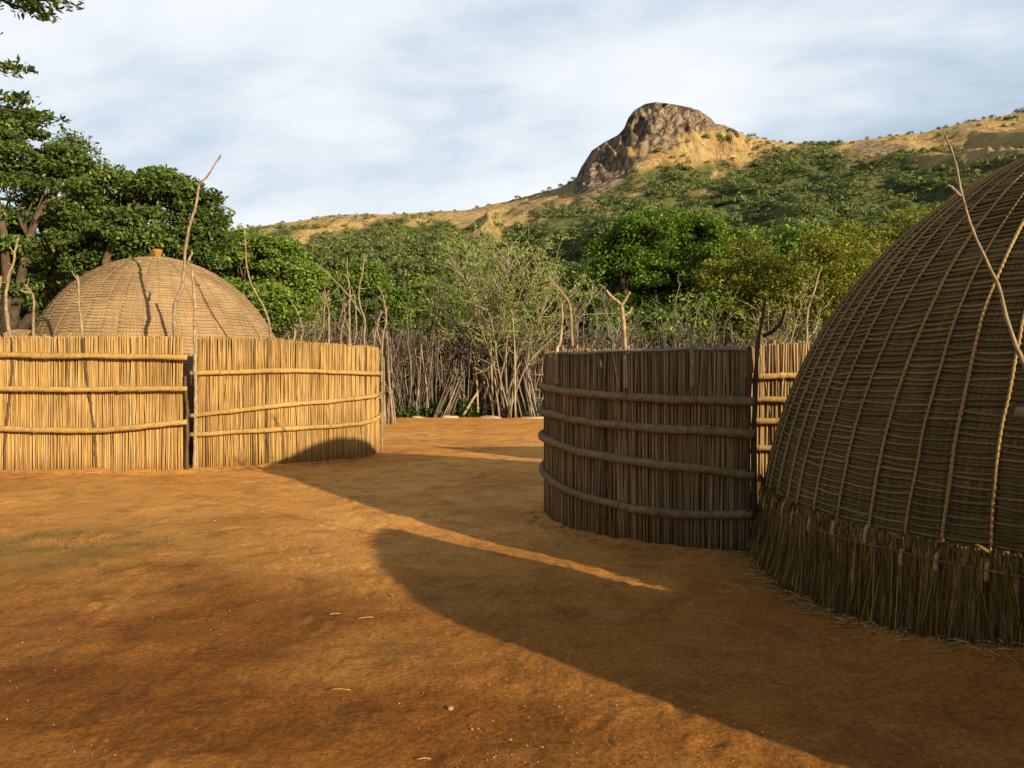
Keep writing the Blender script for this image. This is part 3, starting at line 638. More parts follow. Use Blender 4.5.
# ------------------------------------------------------------------ reed fences
def arc_len(pts, n):
    d = np.concatenate([[0], np.cumsum(np.linalg.norm(np.diff(pts, axis=0), axis=1))])
    s = np.linspace(0, d[-1], n); return np.stack([np.interp(s, d, pts[:, k]) for k in range(pts.shape[1])], -1), d[-1]
def reed_panel(root, line, top, mat, dia=.02, jit=.03, layers=2, lean=.02, name='reed_panel', dark=None):
    global rng
    rng = np.random.default_rng(int(abs(line[0][0]) * 100 + abs(line[0][1]) * 10))
    """line (n,2) ground path ; top(s in 0..1) height"""
    b = MB()
    pts = spline(line, 200); L = arc_len(pts, 2)[1]
    n = int(L / dia * 1.02); brk = .03
    for ly in range(layers):
        q, _ = arc_len(pts, n); s = np.linspace(0, 1, n)
        tg = np.gradient(q, axis=0); tg = unit(tg); nrm = np.stack([tg[:, 1], -tg[:, 0]], -1)
        off = (-.022 * ly + rng.normal(size=n) * .006)[:, None]
        u = rng.normal(size=n) * dia * .22
        base = q + nrm * off + tg * u[:, None]
        h = top(s) + rng.normal(size=n) * jit * .45 - np.abs(rng.normal(size=n)) * jit * .6 * (rng.random(n) < .35); up_ = rng.random(n) < brk; h = h + up_ * rng.uniform(-.05, .06, n)
        m = 6; t = np.linspace(0, 1, m); Pt = np.zeros((n, m, 3))
        la = rng.normal(size=n) * lean * (1 + 2.2 * (rng.random(n) < .06)); lb = rng.normal(size=n) * lean * .3
        wob = np.cumsum(rng.normal(size=(n, m)) * dia * .12, 1)
        for k in range(2):
            Pt[:, :, k] = base[:, k, None] + tg[:, k, None] * (la[:, None] * (t - .5) * 1.7 + wob) + nrm[:, k, None] * (lb[:, None] * t)
        Pt[:, :, 2] = -.04 + (h[:, None] + .04) * t
        r = dia * rng.uniform(.36, .62, n)
        b.tubes(Pt, r[:, None] * np.linspace(1.08, .85, m)[None], 6)
    return b.obj(name, M[mat], root, True)
def rail(root, pts, r, mat, n=90, lump=.16):
    global rng
    rng = np.random.default_rng(int(abs(pts[0][2]) * 1000) + 5)
    sp = spline(pts, n); rr = r * (1 + lump * (fbm(np.arange(n) * .16, np.zeros(n) + rng.uniform(0, 90), 2) - .5) * 2 + .20 * (fbm(np.arange(n) * .7, np.zeros(n) + rng.uniform(0, 90), 3) - .5))
    kn_ = rng.integers(3, n - 3, 3); rr[kn_] *= 1.22
    sp = sp + (fbm(np.arange(n) * .09, np.zeros(n) + rng.uniform(0, 90), 3)[:, None] - .5) * np.array([0, .014, .030])
    b = MB(); b.tubes(sp, rr[None], 10)
    Lr = np.linalg.norm(np.diff(sp, axis=0), axis=1).sum()
    for f_ in np.arange(.05, 1, .62 / Lr):
        i_ = int(np.clip((f_ + rng.normal() * .05) * n, 1, n - 3)); tg = unit(sp[i_ + 1] - sp[i_]); u_ = unit(np.cross(tg, [0, 0, 1.])); w_ = np.cross(tg, u_)
        a_ = np.linspace(0, 4 * np.pi, 30); c_ = sp[i_] + tg * (np.linspace(-.008, .008, 30) + .004 * np.sin(a_))[:, None]
        b.tubes(c_ + (rr[i_] + .0005) * (np.cos(a_)[:, None] * u_ + np.sin(a_)[:, None] * w_), .0024, 4)
    return b.obj('rail', M[mat], root, True)
def post(root, polys, Y, mat, R0, r1, n=26, name='post'):
    global rng
    rng = np.random.default_rng(int(polys[0][0][0] * 3 + polys[0][0][1] + Y * 10))
    r1 = r1 * .55
    b = MB()
    for k, pl in enumerate(polys):
        r0 = R0 * .56; rr0 = r0 if k == 0 else r0 * .6
        pts = [P(a[0], a[1], Y if len(a) < 3 else a[2]) for a in pl]
        sp = spline(pts, n); wk = np.cumsum(rng.normal(size=(n, 3)) * r0 * .20, 0); wk = wk - np.linspace(0, 1, n)[:, None] * wk[-1] - np.linspace(1, 0, n)[:, None] * wk[0]; sp = sp + wk * ((1 if k == 0 else .4) if Y > 8 else .3)
        rr = np.linspace(rr0, r1, n) * (1 + .6 * (fbm(np.arange(n) * .8, np.zeros(n) + rng.uniform(0, 99), 3) - .5))
        b.tubes(sp, rr[None], 7)
        for _ in range(4 if k == 0 and mat == 'pole' and Y > 7 else 0):
            i_ = rng.integers(n // 2, n - 2); dv = unit(unit(sp[i_ + 1] - sp[i_]) * .8 + rvec(1)[0]); L_ = rng.uniform(.05, .16)
            b.tubes(spline([sp[i_], sp[i_] + dv * L_ * .6, sp[i_] + dv * L_ + [0, 0, .02]], 5), np.linspace(.011, .005, 5)[None], 5)
    return b.obj(name, M[mat], root, True)

# left panel
fl = empty('reed_fence', (-7, 11, 0), 'golden reed fence at the far left, its three rails running out of the picture', 'fence', 'reed fences around the huts')
reed_panel(fl, [(-10.5, 11.6), (-9, 11.1), (-7.4, 10.95), (-6, 10.97), (-4.82, 11.08)], lambda s: 1.955 + .01 * np.sin(s * 9), 'reed_gold', .0135, .03, 4)
for ys, yy in (((352, 355, 355.5, 357.5), 10.88), ((388, 388.5, 389.5, 388.5), 10.88), ((427, 429, 430, 421.5), 10.88)):
    rail(fl, [P(-140, ys[0], 11.1), P(0, ys[1], 10.86), P(100, ys[2], 10.87), P(187, ys[3], 10.97)], .04, 'rail_gold')
post(fl, [[(5, 473, 10.93), (7, 420, 10.935), (10, 375, 10.935), (12, 338, 10.94)]], 11, 'pole_dark', .032, .035)
post(fl, [[(12, 345, 10.97), (6, 310, 10.97), (5, 290, 11), (12, 262, 11), (18, 238, 11)]], 11, 'pole', .05, .022)
post(fl, [[(-3, 473, 11.2), (0, 400, 11.2), (2, 330, 11.2), (0, 300, 11.2), (1, 276, 11.2)]], 11.2, 'pole', .04, .025)
post(fl, [[(34, 473, 11.2), (34, 340, 11.2), (35, 300, 11.2), (30, 292, 11.2), (24, 284, 11.2)]], 11.2, 'pole', .04, .02)
post(fl, [[(97, 473, 10.95), (94, 430, 10.945), (88, 380, 10.945), (83, 338, 10.945)]], 11, 'pole_dark', .034, .035)
post(fl, [[(82, 345, 10.98), (81, 310, 10.97), (77, 275, 11)]], 11, 'pole', .045, .026)
post(fl, [[(187, 474, 11.05), (186, 420, 11.05), (185, 376, 11.1)]], 11.1, 'pole_dark', .05, .04)
post(fl, [[(194, 474, 11.25), (196, 400, 11.25), (195, 336, 11.22), (194, 300, 11.2), (192, 270, 11.2)]], 11.2, 'pole_pale', .05, .035)
# tall twisted gate pole
post(fl, [[(180, 474, 11.2), (179, 380, 11.15), (177, 322, 11.1), (178, 302, 11.1), (184, 290, 11.1), (186, 280, 11.1), (187, 250, 11.1), (190, 226, 11.1), (196, 208, 11.1), (199, 188, 11.1), (208, 178, 11.1), (215, 165, 11.1), (219, 157, 11.1)], [(190, 224), (188, 218)], [(187, 264), (191, 254), (192, 250)]], 11.1, 'pole', .062, .018, 40)

# right panel
fr_ = empty('reed_fence', (-3.5, 12, 0), 'golden reed fence curving back from the gate gap towards the yard, partly in hut shadow', 'fence', 'reed fences around the huts')
RL = [(-4.70, 11.33), (-4.2, 11.42), (-3.66, 11.6), (-3.2, 11.95), (-2.82, 12.45), (-2.55, 13.0), (-2.45, 13.55), (-2.5, 14.2), (-2.7, 14.8)]
reed_panel(fr_, RL, lambda s: np.interp(s, [0, .25, .33, .6, 1], [1.965, 1.955, 1.91, 1.89, 1.88]), 'reed_gold', .0135, .03, 4)
def rline(off, zz):
    L = np.array(RL[:-1], float); tg = unit(np.gradient(L, axis=0)); nr = np.stack([tg[:, 1], -tg[:, 0]], -1); q = L + nr * off
    return [(q[i, 0], q[i, 1], np.interp(i / (len(L) - 1), np.linspace(0, 1, len(zz)), zz)) for i in range(len(L))]
for zz in ([1.42, 1.47, 1.43, 1.42], [.80, .95, 1.02, 1.06], [.51, .585, .58, .68]):
    p_ = rline(.055, zz); p_[0] = (p_[0][0] - .08, p_[0][1] - .01, p_[0][2]); rail(fr_, p_, .036, 'rail_gold')
post(fr_, [[(268, 470, 11.565), (267, 410, 11.57), (268, 338, 11.575)]], 11.6, 'pole_dark', .030, .028)
post(fr_, [[(270, 345, 11.62), (271, 335, 11.62), (268, 318, 11.62), (262, 302, 11.62), (252, 282, 11.62), (247, 262, 11.62), (245, 228, 11.62)]], 11.6, 'pole', .036, .02)
post(fr_, [[(354, 345, 12.72), (357, 325, 12.6), (354, 295, 12.5), (343, 310, 12.5)][:5]], 12.5, 'pole', .03, .02)
for pl, Y_ in (([[(302, 470), (301, 345), (303, 335), (299, 318), (290, 300)]], 12.1), ([[(328, 470), (328, 345), (329, 312), (327, 303), (323, 292)]], 12.3), ([[(341, 470), (341, 345), (344, 318), (345, 300)]], 12.4),
               ([[(364, 470), (364, 345), (365, 322), (360, 305), (359, 290), (363, 272), (364, 254)], [(362, 316), (354, 303), (345, 292), (331, 277), (315, 263)]], 13.0),
               ([[(382, 460), (382, 350), (386, 322), (383, 300), (378, 284)], [(381, 345), (377, 325), (382, 312)]], 13.4), ([[(374, 460), (374, 345), (378, 325), (381, 310)]], 13.4), ([[(349, 400), (349, 300), (347, 276), (347, 258)]], 13.6)):
    post(fr_, [[(x, y, Y_ + .25) for x, y in q] for q in pl], Y_ + .25, 'pole', .036, .017)
post(fr_, [[(379, 398, 13.4), (385, 393, 13.4), (389, 389, 13.3)]], 13.4, 'pole', .035, .02, name='stub_branch')

# middle dark curved fence
fm = empty('reed_fence', (1.2, 6.6, 0), 'dark weathered curved reed fence with four thick rails, shaded by the big hut', 'fence', 'reed fences around the huts')
CC, CR = np.array([2.08, 7.70]), 1.74
ang = np.radians(np.linspace(150, 262, 12))
ML = CC + CR * np.stack([np.cos(ang), np.sin(ang)], -1)
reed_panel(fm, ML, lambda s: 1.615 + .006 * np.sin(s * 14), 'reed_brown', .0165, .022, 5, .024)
def mrail(a0, a1, zz, r, mat='rail_grey'):
    a = np.radians(np.linspace(a0, a1, len(zz))); q = CC + (CR + .036) * np.stack([np.cos(a), np.sin(a)], -1)
    rail(fm, [(x, y, z) for (x, y), z in zip(q, zz)], r, mat, 90, .13)
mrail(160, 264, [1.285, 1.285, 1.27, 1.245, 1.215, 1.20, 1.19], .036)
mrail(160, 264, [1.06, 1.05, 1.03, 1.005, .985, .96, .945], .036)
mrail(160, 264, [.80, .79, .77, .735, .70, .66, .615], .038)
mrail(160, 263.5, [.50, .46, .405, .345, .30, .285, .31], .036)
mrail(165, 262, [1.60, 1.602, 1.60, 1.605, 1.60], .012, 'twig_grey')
post(fm, [[(754, 556, 5.97), (753, 480, 5.97), (753, 420, 5.98), (757, 350, 6), (762, 322, 6), (765, 298, 6)], [(763, 336, 6), (774, 331, 6), (782, 322, 6), (785, 309, 6)]], 6, 'pole_dark', .05, .018)
post(fm, [[(748, 556, 5.93), (748, 450, 5.94), (750, 360, 5.96), (749, 347, 5.96)]], 6, 'pole_dark', .035, .03)
for pl, Y_, mt in (([[(558, 384), (557, 352), (561, 340), (562, 322), (562, 303)]], 7.05, 'pole_pale'), ([[(573, 400), (572, 350), (571, 325), (570, 306), (563, 294), (554, 283), (547, 277)]], 7.5, 'pole'),
                   ([[(626, 389), (625, 352), (624, 330), (622, 312), (620, 304), (612, 297), (606, 290)], [(621, 306), (626, 299), (630, 292)], [(624, 316), (629, 312), (632, 307)]], 6.36, 'pole_pale'), ([[(692, 388), (692, 352), (690, 335), (689, 324)]], 6.02, 'pole')):
    post(fm, pl, Y_, mt, .036, .02)
post(fm, [[(620, 389, 6.42), (616, 370, 6.43), (612, 350, 6.45)]], 6.4, 'pole_pale', .02, .013)
post(fm, [[(606, 520, 6.46), (603, 440, 6.5), (600, 352, 6.52)]], 6.5, 'pole_dark', .03, .022)
# far sunlit section
ff = empty('reed_fence', (3.6, 9.9, 0), 'sunlit reed fence section glimpsed between the dark curved fence and the big hut', 'fence', 'reed fences around the huts')
reed_panel(ff, [(2.85, 10.3), (3.3, 10.02), (3.9, 9.9), (5, 10.0), (6, 10.4)], lambda s: np.interp(s, [0, .2, .4, 1], [1.74, 1.80, 1.84, 1.84]), 'reed_far', .024, .02, 4)
for z_ in (1.385, 1.08, .80, .45):
    rail(ff, [(2.8, 10.22, z_), (3.3, 9.94, z_), (3.9, 9.82, z_ + .01), (5, 9.92, z_), (6, 10.3, z_)], .04, 'rail_gold')
post(ff, [[(808, 480, 10.1), (808, 340, 10.1), (807, 325, 10.1), (809, 305, 10.1), (815, 285, 10.1), (822, 266, 10.1)]], 10.1, 'pole', .04, .018)
# near fence at the right edge: only its crooked pole and one rail end reach into the frame
fn = empty('reed_fence', (2.4, 2.9, .1), 'near fence at the right edge, low first stretch added and unseen, with a tall crooked pole crossing the big hut', 'fence', 'reed fences around the huts')
NL = [(2.55, 3.49), (2.27, 3.28), (2.42, 2.4), (2.62, 1.77), (2.98, 1.02), (3.4, .5), (4.4, -.35), (5.2, -.75)]
reed_panel(fn, NL, lambda s: np.interp(s, [0, .026, .034, 1], [.5, .62, 1.36, 1.36]), 'reed_brown', .024, .02, 5)  # low first stretch is out of view, added to block sun beside the hut
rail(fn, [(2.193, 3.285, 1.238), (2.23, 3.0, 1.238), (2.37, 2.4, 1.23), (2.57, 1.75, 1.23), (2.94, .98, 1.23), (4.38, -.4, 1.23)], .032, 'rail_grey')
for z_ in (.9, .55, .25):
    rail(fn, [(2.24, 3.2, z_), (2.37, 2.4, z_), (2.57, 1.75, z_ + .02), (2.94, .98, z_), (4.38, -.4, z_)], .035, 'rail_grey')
post(fn, [[(1062, 760, 3.2), (1052, 520, 3.2), (1034, 400, 3.2), (1026, 372, 3.2), (1018, 352, 3.2), (1006, 318, 3.2), (999, 290, 3.2), (986, 262, 3.2), (971, 228, 3.2), (961, 195, 3.2), (955, 165, 3.2), (950, 148, 3.2), (943, 131, 3.2)], [(960, 196, 3.2), (955, 190, 3.2), (948, 185, 3.2)]], 3.2, 'pole', .021, .006, 48)

# ------------------------------------------------------------------ domed huts
def hut(name, cx, cy, R, h, bexp, label, group, body_mat, rope_mat, cord_mat, nrow, nmer, rr, cr, z_skirt, fringe_n, seed, knob=None, nodes=True, lean=0.):
    g = np.random.default_rng(seed)
    root = empty(name, (cx, cy, 0), label, 'hut', group)
    c3 = np.array([cx, cy, 0.])
    # arc-length parametrised profile
    a = np.linspace(0, np.pi / 2, 2000); pr, pz = R * np.cos(a), h * np.sin(a) ** (2 / bexp)
    s = np.concatenate([[0], np.cumsum(np.hypot(np.diff(pr), np.diff(pz)))]); S = s[-1]
    gnr, gnz = np.gradient(pz, s), -np.gradient(pr, s); gl = np.hypot(gnr, gnz); gnr, gnz = gnr / gl, gnz / gl
    def prof(t): return np.interp(t, s, pr), np.interp(t, s, pz)
    def sz(z): return np.interp(z, pz, s)
    def pt(th, t, out=0.):
        r, z = prof(t); nr = np.interp(t, s, gnr); nz = np.interp(t, s, gnz)
        rad = r + out * nr
        w = 1 + .010 * np.sin(th * 3 + seed) + .006 * np.sin(th * 7 + 2 * seed)
        return np.stack([cx + lean * z / h + rad * w * np.cos(th), cy + rad * w * np.sin(th), z + out * nz], -1)
    s0 = sz(z_skirt)
    # thatch body
    rows = nrow * 3; na = nmer * 4
    tt = np.concatenate([np.linspace(0, s0, 8)[:-1], np.linspace(s0, S * .9995, rows)]); th = np.linspace(0, 2 * np.pi, na + 1)
    TT, TH = np.meshgrid(tt, th, indexing='ij')
    ph = (TT - s0) / (S - s0) * nrow
    out = cr * (1.9 * np.abs(np.sin(np.pi * ph)) - 1.7) + .014 * (fbm(TH * R * 4, TT * 4, 3, seed) - .5)
    V = pt(TH, TT, out)
    b = MB(); nr_ = len(tt); i = np.arange(nr_ - 1)[:, None] * (na + 1); j = np.arange(na)[None]
    q = np.stack([i + j, i + j + 1, i + na + 1 + j + 1, i + na + 1 + j], -1).reshape(-1, 4)
    b.add(V, q); body = b.obj('thatch_dome', M[body_mat], root, True)
    uv = body.data.uv_layers.new(name='UVMap'); U = np.stack([TH.ravel() / (2 * np.pi), TT.ravel() / S], -1)
    li = np.empty(len(body.data.loops), np.int32); body.data.loops.foreach_get('vertex_index', li); uv.data.foreach_set('uv', U[li].astype(np.float32).ravel())
    # horizontal binding cords, one short run per gap between two ropes
    mth = (np.arange(nmer) + g.normal(size=nmer) * .12) * 2 * np.pi / nmer
    segs = []; rad = []
    for k in range(nrow):
        t0 = s0 + (k + .02) / nrow * (S - s0)
        if t0 > S * .985: continue
        f = np.linspace(0, 1, 6)
        nx = np.append(mth[1:], mth[0] + 2 * np.pi)
        thh = mth[:, None] + (nx - mth)[:, None] * f
        dt = (S - s0) / nrow
        tv = t0 + dt * (.10 * g.normal(size=(nmer, 1)) + (f - .5) * .22 * g.normal(size=(nmer, 1)) - .22 * np.sin(np.pi * f) * g.uniform(0, 1, (nmer, 1)))
        tv = np.clip(tv, s0, S * .995)
        segs.append(pt(thh, tv, cr * .35 + 0 * thh)); rad.append(np.full((nmer, 6), cr) * g.uniform(.75, 1.2, (nmer, 1)))
    b = MB(); b.tubes(np.concatenate(segs), np.concatenate(rad), 5); b.obj('binding_cords', M[cord_mat], root, True)
    # ropes running from skirt to crown, each twisted and knotted at its foot
    if nodes:
        npt = nrow * 3
        for k in range(nmer):
            b = MB(); short = g.uniform(-.05, .03)
            t = np.linspace(s0 + short, S * (.985 if k % 2 else .93), npt)
            wob = .012 / R * (fbm(t * 1.6, t * 0 + k * 3.1, 3, seed) - .5) * 4
            fade = np.clip((S - t) / (S * .5), .25, 1)
            r_ = rr * (1 + .30 * np.cos(np.arange(npt) * 2.09)) * g.uniform(.8, 1.2) * (.45 + .55 * fade)
            b.tubes(pt(mth[k] + wob, t, rr * .9 + cr * .6 + .2 * rr * np.sin(np.arange(npt) * 2.09)), r_[None], 6)
            # loose tail and knot
            e = pt(np.array([mth[k]]), np.array([s0 + short]), rr * 1.5)[0]; od = unit(e - c3 - [0, 0, e[2]])
            tail = np.array([e, e + od * .02 + [0, 0, -.03], e + od * .035 + [0, 0, -.075], e + od * .02 + [0, 0, -.115]])
            b.tubes(spline(tail, 8), np.array([[1, 1.5, 1.9, 1.6, 1.1, 1.5, 1.8, .7]]) * rr, 6)
            tn = np.array([-od[1], od[0], 0]) * (1 if g.random() < .5 else -1)
            kb = e + od * .02 + [0, 0, .035]
            b.tubes(spline([kb, kb + od * .02 + tn * .03 + [0, 0, .02], kb + od * .025 + tn * .05 + [0, 0, .03]], 6), np.array([[1.0, 1.2, 1.3, 1.1, .8, .4]]) * rr, 6)
            b.obj('rope', M[rope_mat], root, True)
    else:
        b = MB(); t = np.linspace(s0, S * .97, 40)
        b.tubes(np.stack([pt(mth[k] + .02 * np.sin(t * 3 + k), t, rr * .8) for k in range(nmer)]), rr, 4); b.obj('ropes', M[rope_mat], root, True)
    # grass skirt
    if fringe_n:
        b = MB(); n = fringe_n
        thf = g.uniform(0, 2 * np.pi, n); cl = fbm(thf * R * 5, thf * 0, 3, seed + 5)
        zt = z_skirt + g.uniform(-.08, .03, n); zb = g.uniform(-.03, .05, n) + .10 * np.clip(cl - .55, 0, 1)
        rt = np.interp(zt, pz, pr) + .012 + g.uniform(0, .03, n); wv = 1 + .010 * np.sin(thf * 3 + seed) + .006 * np.sin(thf * 7 + 2 * seed); rt = rt * wv; fl_ = .035 + .10 * (cl - .4) + g.normal(size=n) * .018
        ln = g.normal(size=n) * .022 + .07 * (fbm(thf * R * 2.2, thf * 0 + 7, 3, seed + 9) - .5)
        wd = g.uniform(.003, .007, n)
        m = 4; VV = np.zeros((n, m, 2, 3))
        for k in range(m):
            f = k / (m - 1); rk = rt + (R - rt + fl_) * f ** 1.3; ak = thf + ln * f / R * 2; zk = zt + (zb - zt) * f
            w_ = wd * (1 - .55 * f) / R
            tw = g.normal(size=n) * .004
            for e_, sg in ((0, -.5), (1, .5)):
                VV[:, k, e_, 0] = cx + (rk + sg * tw) * np.cos(ak + sg * w_); VV[:, k, e_, 1] = cy + (rk + sg * tw) * np.sin(ak + sg * w_); VV[:, k, e_, 2] = zk
        idx = np.arange(n)[:, None] * m * 2 + np.arange(m - 1)[None] * 2
        b.add(VV.reshape(-1, 3), np.stack([idx, idx + 1, idx + 3, idx + 2], -1).reshape(-1, 4))
        b.obj('grass_skirt', M['fringe'], root, False)
        b = MB(); thc = np.linspace(0, 2 * np.pi, 400); z_ = z_skirt - .07 + .012 * (fbm(thc * 12, thc * 0, 2, 3) - .5)
        rc = (np.interp(z_, pz, pr) + .05) * (1 + .010 * np.sin(thc * 3 + seed) + .006 * np.sin(thc * 7 + 2 * seed)); b.tubes(np.stack([cx + rc * np.cos(thc), cy + rc * np.sin(thc), z_], -1), .0032, 5); b.obj('tie_cord', M['cord_dark'], root, True)
    if knob:
        kh, kr = knob; b = MB(); zz = h - .06 + np.array([0, .05, .10, .16, .22, .26, .30]) / .30 * (kh + .06)
        b.tubes(np.stack([np.full(7, cx + lean), np.full(7, cy), zz], -1), np.array([[1.1, .9, .78, .82, 1.0, 1.1, .95]]) * kr, 12); b.obj('top_knob', M['knob'], root, True)
    return root
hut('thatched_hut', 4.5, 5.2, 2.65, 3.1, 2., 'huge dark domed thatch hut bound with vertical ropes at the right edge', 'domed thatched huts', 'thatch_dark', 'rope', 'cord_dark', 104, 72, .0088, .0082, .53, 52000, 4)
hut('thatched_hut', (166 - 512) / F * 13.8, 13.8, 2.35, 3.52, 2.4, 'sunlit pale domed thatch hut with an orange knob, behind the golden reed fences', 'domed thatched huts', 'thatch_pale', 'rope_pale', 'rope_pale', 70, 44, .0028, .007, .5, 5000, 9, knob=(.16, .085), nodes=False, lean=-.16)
hut('thatched_hut', (24 - 512) / F * 19, 19, 1.5, 2.53, 2., 'low hut roof barely showing above the reed fence at the far left', 'domed thatched huts', 'thatch_pale', 'rope_pale', 'rope_pale', 40, 36, .008, .008, .5, 0, 12, nodes=False)

# ------------------------------------------------------------------ small litter on the soil
M['stone_small'] = stick_mat('stone_small', [(0, (.30, .17, .08)), (1, (.46, .30, .16))], 60, 60, .4)
def litter():
    spots = [(165, 655, 'short'), (700, 575, 'tiny'), (590, 695, 'thin'), (395, 725, 'bent'), (125, 640, 'small')]
    k = np.random.default_rng(77)
    for i in range(8):
        d = k.uniform(2.75, 8); a = k.uniform(-.6, .45); x, y = d * math.sin(a), d * math.cos(a); L = k.uniform(.02, .05); an = k.uniform(0, 3.14)
        z = gz(x, y) + .012; b = MB(); q = np.array([x, y, z]); dv = np.array([math.cos(an), math.sin(an), 0]) * L
        b.tubes(spline([q - dv, q + [0, 0, .004], q + dv], 6), .0022, 5)
        tag(b.obj('straw', M['reed_gold'], smooth=True), 'loose bit of straw lying on the red soil of the yard', 'straw', 'bits of straw on the soil')
    import bmesh
    vs = []
    for i in range(3):
        bm = bmesh.new(); bmesh.ops.create_icosphere(bm, subdivisions=2, radius=1)
        for v in bm.verts:
            v.co *= .8 + .45 * float(fbm(np.array([v.co.x * 1.5 + i * 9]), np.array([v.co.y * 1.5 + v.co.z * 2]), 3)[0]); v.co.z *= .6
        me = bpy.data.meshes.new('pebble'); bm.to_mesh(me); bm.free(); me.materials.append(M['stone_small']); vs.append(me)
    for i in range(6):
        d = k.uniform(2.75, 9); a = k.uniform(-.6, .5); x, y = d * math.sin(a), d * math.cos(a)
        o = bpy.data.objects.new('pebble', vs[i % 3]); COL.objects.link(o); s = k.uniform(.006, .014); o.location = (x, y, gz(x, y) + s * .3); o.scale = (s * 1.3, s, s); o.rotation_euler.z = k.uniform(0, 6)
        tag(o, 'tiny pale pebble lying on the red soil of the yard', 'pebble', 'pebbles on the soil')
litter()
def straw_litter():
    k = np.random.default_rng(91); C = []
    for line, n in ((ML[3:], 260), (np.array([(-9, 11.05), (-7.4, 10.9), (-6, 10.92), (-4.85, 11.02)]), 320), (np.array(RL[:6]), 300)):
        q, _ = arc_len(spline(line, 100), n); tg = unit(np.gradient(q, axis=0)); nr = np.stack([tg[:, 1], -tg[:, 0]], -1)
        C.append(q + nr * (.05 + np.abs(k.normal(size=n)) * .12)[:, None])
    a = k.uniform(2.6, 5.2, 700); r = 2.70 + np.abs(k.normal(size=700)) * .09
    C.append(np.stack([4.5 + r * np.cos(a), 5.2 + r * np.sin(a)], -1))
    C = np.concatenate(C); n = len(C); z = gz(C[:, 0], C[:, 1]) + k.uniform(.002, .022, n)
    an = k.uniform(0, 6.28, n); L = k.uniform(.02, .11, n); d = np.stack([np.cos(an), np.sin(an), k.normal(size=n) * .12], -1) * L[:, None]
    p = np.stack([C[:, 0], C[:, 1], z], -1); b = MB(); b.tubes(np.stack([p - d / 2, p + [0, 0, .004], p + d / 2], 1), k.uniform(.0015, .004, n)[:, None].repeat(3, 1), 4)
    tag(b.obj('straw_litter', M['reed_far']), 'broken straw and reed bits scattered along the fence feet and the hut skirt', 'straw', kind='stuff')
straw_litter()
def grit():
    k = np.random.default_rng(55); n = 1900; d = 2.6 + 7 * k.random(n) ** 1.6; a = k.uniform(-.66, .6, n)
    c = np.stack([d * np.sin(a), d * np.cos(a)], -1); z = gz(c[:, 0], c[:, 1]); r = k.uniform(.0016, .005, n) * (1 + .8 * (k.random(n) < .06))
    o8 = np.array([[1, 0, 0], [0, 1, 0], [-1, 0, 0], [0, -1, 0], [0, 0, .8], [0, 0, -.8]]); f8 = np.array([[0, 1, 4], [1, 2, 4], [2, 3, 4], [3, 0, 4], [1, 0, 5], [2, 1, 5], [3, 2, 5], [0, 3, 5]])
    V = np.stack([c[:, 0], c[:, 1], z + .004], -1)[:, None] + o8[None] * (r[:, None] * k.uniform(.7, 1.4, (n, 6)))[:, :, None]
    b = MB(); b.add(V, (np.arange(n)[:, None, None] * 6 + f8[None]).reshape(-1, 3))
    tag(b.obj('gravel', M['grit']), 'loose grit and crumbs of soil strewn over the yard', 'gravel', kind='stuff')
M['grit'] = stick_mat('grit', [(0, (.22, .10, .03)), (.7, (.40, .20, .06)), (1, (.50, .31, .13))], 60, 60, .4)
grit()

# ------------------------------------------------------------------ sky, sun, camera
w = bpy.data.worlds.new('World'); sc.world = w; w.use_nodes = True; nt = w.node_tree; nt.nodes.clear()
def wn(k, **kw):
    x = nt.nodes.new(k)
    for a, b_ in kw.items(): setattr(x, a, b_)
    return x
lk = nt.links.new
out = wn('ShaderNodeOutputWorld'); bg = wn('ShaderNodeBackground'); lk(bg.outputs[0], out.inputs[0]); bg.inputs[1].default_value = .11
sky = wn('ShaderNodeTexSky', sky_type='NISHITA', sun_disc=False); sky.sun_elevation = math.radians(SUN_EL); sky.sun_rotation = math.radians(SUN_AZ)
tc = wn('ShaderNodeTexCoord'); sep = wn('ShaderNodeSeparateXYZ'); lk(tc.outputs['Generated'], sep.inputs[0])
def wm(op, a, b_=0., c_=None):
    x = wn('ShaderNodeMath', operation=op)
    for i, v in enumerate((a, b_) if c_ is None else (a, b_, c_)):
        if isinstance(v, (int, float)): x.inputs[i].default_value = v
        else: lk(v, x.inputs[i])
    return x.outputs[0]
den = wm('ADD', wm('MAXIMUM', sep.outputs[2], 0.0), .30)
cx_ = wm('DIVIDE', sep.outputs[0], den); cy_ = wm('DIVIDE', sep.outputs[1], den)
comb = wn('ShaderNodeCombineXYZ'); lk(wm('MULTIPLY', wm('ADD', cx_, wm('MULTIPLY', cy_, .45)), 1.15), comb.inputs[0]); lk(wm('MULTIPLY', cy_, 1.75), comb.inputs[1])
def wnoise(sc_, det, off, rough=.55):
    mp = wn('ShaderNodeMapping'); mp.inputs['Location'].default_value = off; lk(comb.outputs[0], mp.inputs[0])
    x = wn('ShaderNodeTexNoise'); x.inputs['Scale'].default_value = sc_; x.inputs['Detail'].default_value = det; x.inputs['Roughness'].default_value = rough; x.inputs['Distortion'].default_value = .25
    lk(mp.outputs[0], x.inputs[0]); return x.outputs[0]
def wramp(f, stops):
    r = wn('ShaderNodeValToRGB'); cr = r.color_ramp
    while len(cr.elements) < len(stops): cr.elements.new(.5)
    for e, (p_, c_) in zip(cr.elements, stops): e.position = p_; e.color = (*c_, 1)
    lk(f, r.inputs[0]); return r.outputs[0]
n1 = wnoise(.85, 6, (3.1, 1.4, 0)); n2 = wnoise(2.3, 6, (7.7, 2.2, 0), .6)
f_ = wm('ADD', wm('MULTIPLY', n1, .76), wm('MULTIPLY', n2, .24))
f_ = wm('SUBTRACT', f_, wm('MULTIPLY', sep.outputs[0], .17)); f_ = wm('ADD', f_, .012)
CL = 5.8
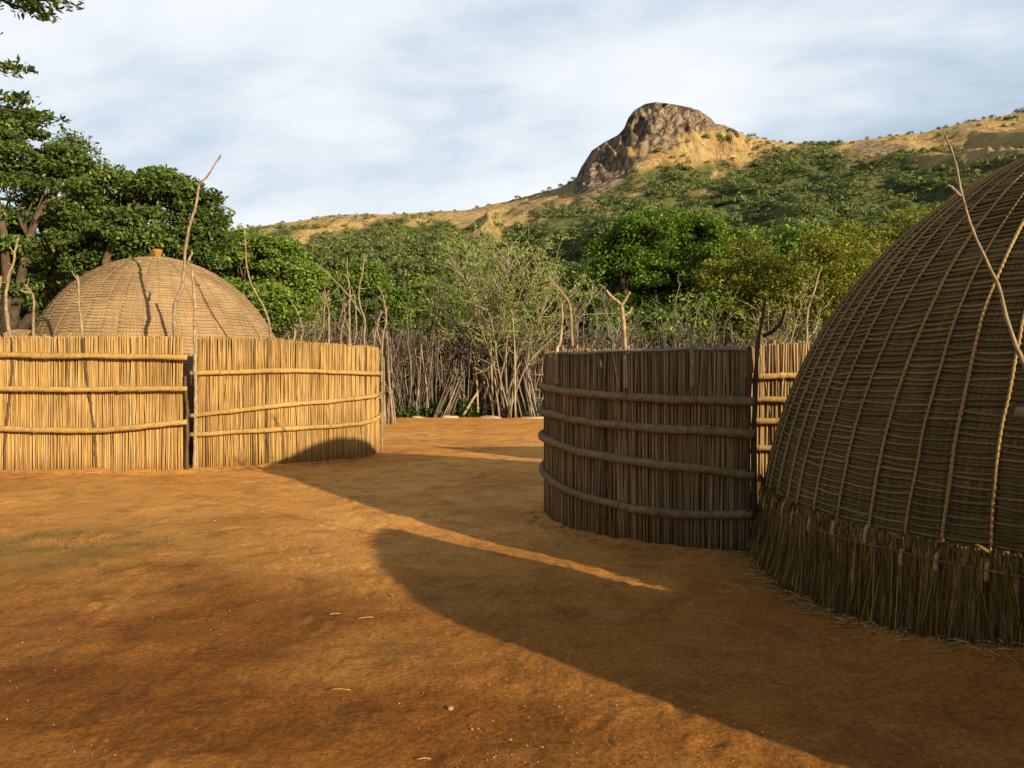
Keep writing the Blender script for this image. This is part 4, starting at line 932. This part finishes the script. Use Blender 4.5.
cloud = wramp(f_, [(.34, (.46, .57, .71)), (.44, (.63, .725, .83)), (.53, (.80, .86, .915)), (.66, (.97, .97, .97))])
csc = wn('ShaderNodeVectorMath', operation='SCALE'); csc.inputs['Scale'].default_value = CL; lk(cloud, csc.inputs[0])
cov = wramp(f_, [(.30, (.7,) * 3), (.5, (.97,) * 3)])
# the cloud bank lies over the hills ahead; the unseen sky behind has grey added for neutral fill light
front = wn('ShaderNodeMapRange', interpolation_type='SMOOTHSTEP'); front.inputs[1].default_value = .15; front.inputs[2].default_value = .75; lk(sep.outputs[1], front.inputs[0])
mx = wn('ShaderNodeMix', data_type='RGBA'); lk(wm('MULTIPLY', cov, front.outputs[0]), mx.inputs[0]); thin = wn('ShaderNodeMix', data_type='RGBA'); thin.inputs[0].default_value = .55; lk(sky.outputs[0], thin.inputs[6]); thin.inputs[7].default_value = (2.2, 2.2, 2.25, 1)
lk(thin.outputs[2], mx.inputs[6]); lk(csc.outputs[0], mx.inputs[7])
lk(mx.outputs[2], bg.inputs[0])
sun = bpy.data.lights.new('sun', 'SUN'); sun.energy = 5.0; sun.angle = math.radians(.55); sun.color = (1, .80, .54)
so = bpy.data.objects.new('sun', sun); COL.objects.link(so)
el, az = math.radians(SUN_EL), math.radians(SUN_AZ)
dirv = Vector((math.sin(az) * math.cos(el), math.cos(az) * math.cos(el), math.sin(el)))
so.rotation_euler = dirv.to_track_quat('Z', 'Y').to_euler(); so.location = dirv * 50
cam = bpy.data.cameras.new('camera'); co = bpy.data.objects.new('camera', cam); COL.objects.link(co)
cam.sensor_width = 36; cam.lens = 36 * F / 1024; cam.shift_y = -(384 - HY) / 1024; cam.clip_end = 8000; cam.clip_start = .05
co.location = (0, 0, EYE); co.rotation_euler = (math.pi / 2, 0, 0); sc.camera = co
vs_ = sc.view_settings; vs_.view_transform = 'Standard'; vs_.look = 'None'; vs_.exposure = .75; vs_.gamma = 1
sc.cycles.use_denoising = True
sc.cycles.max_bounces = 6
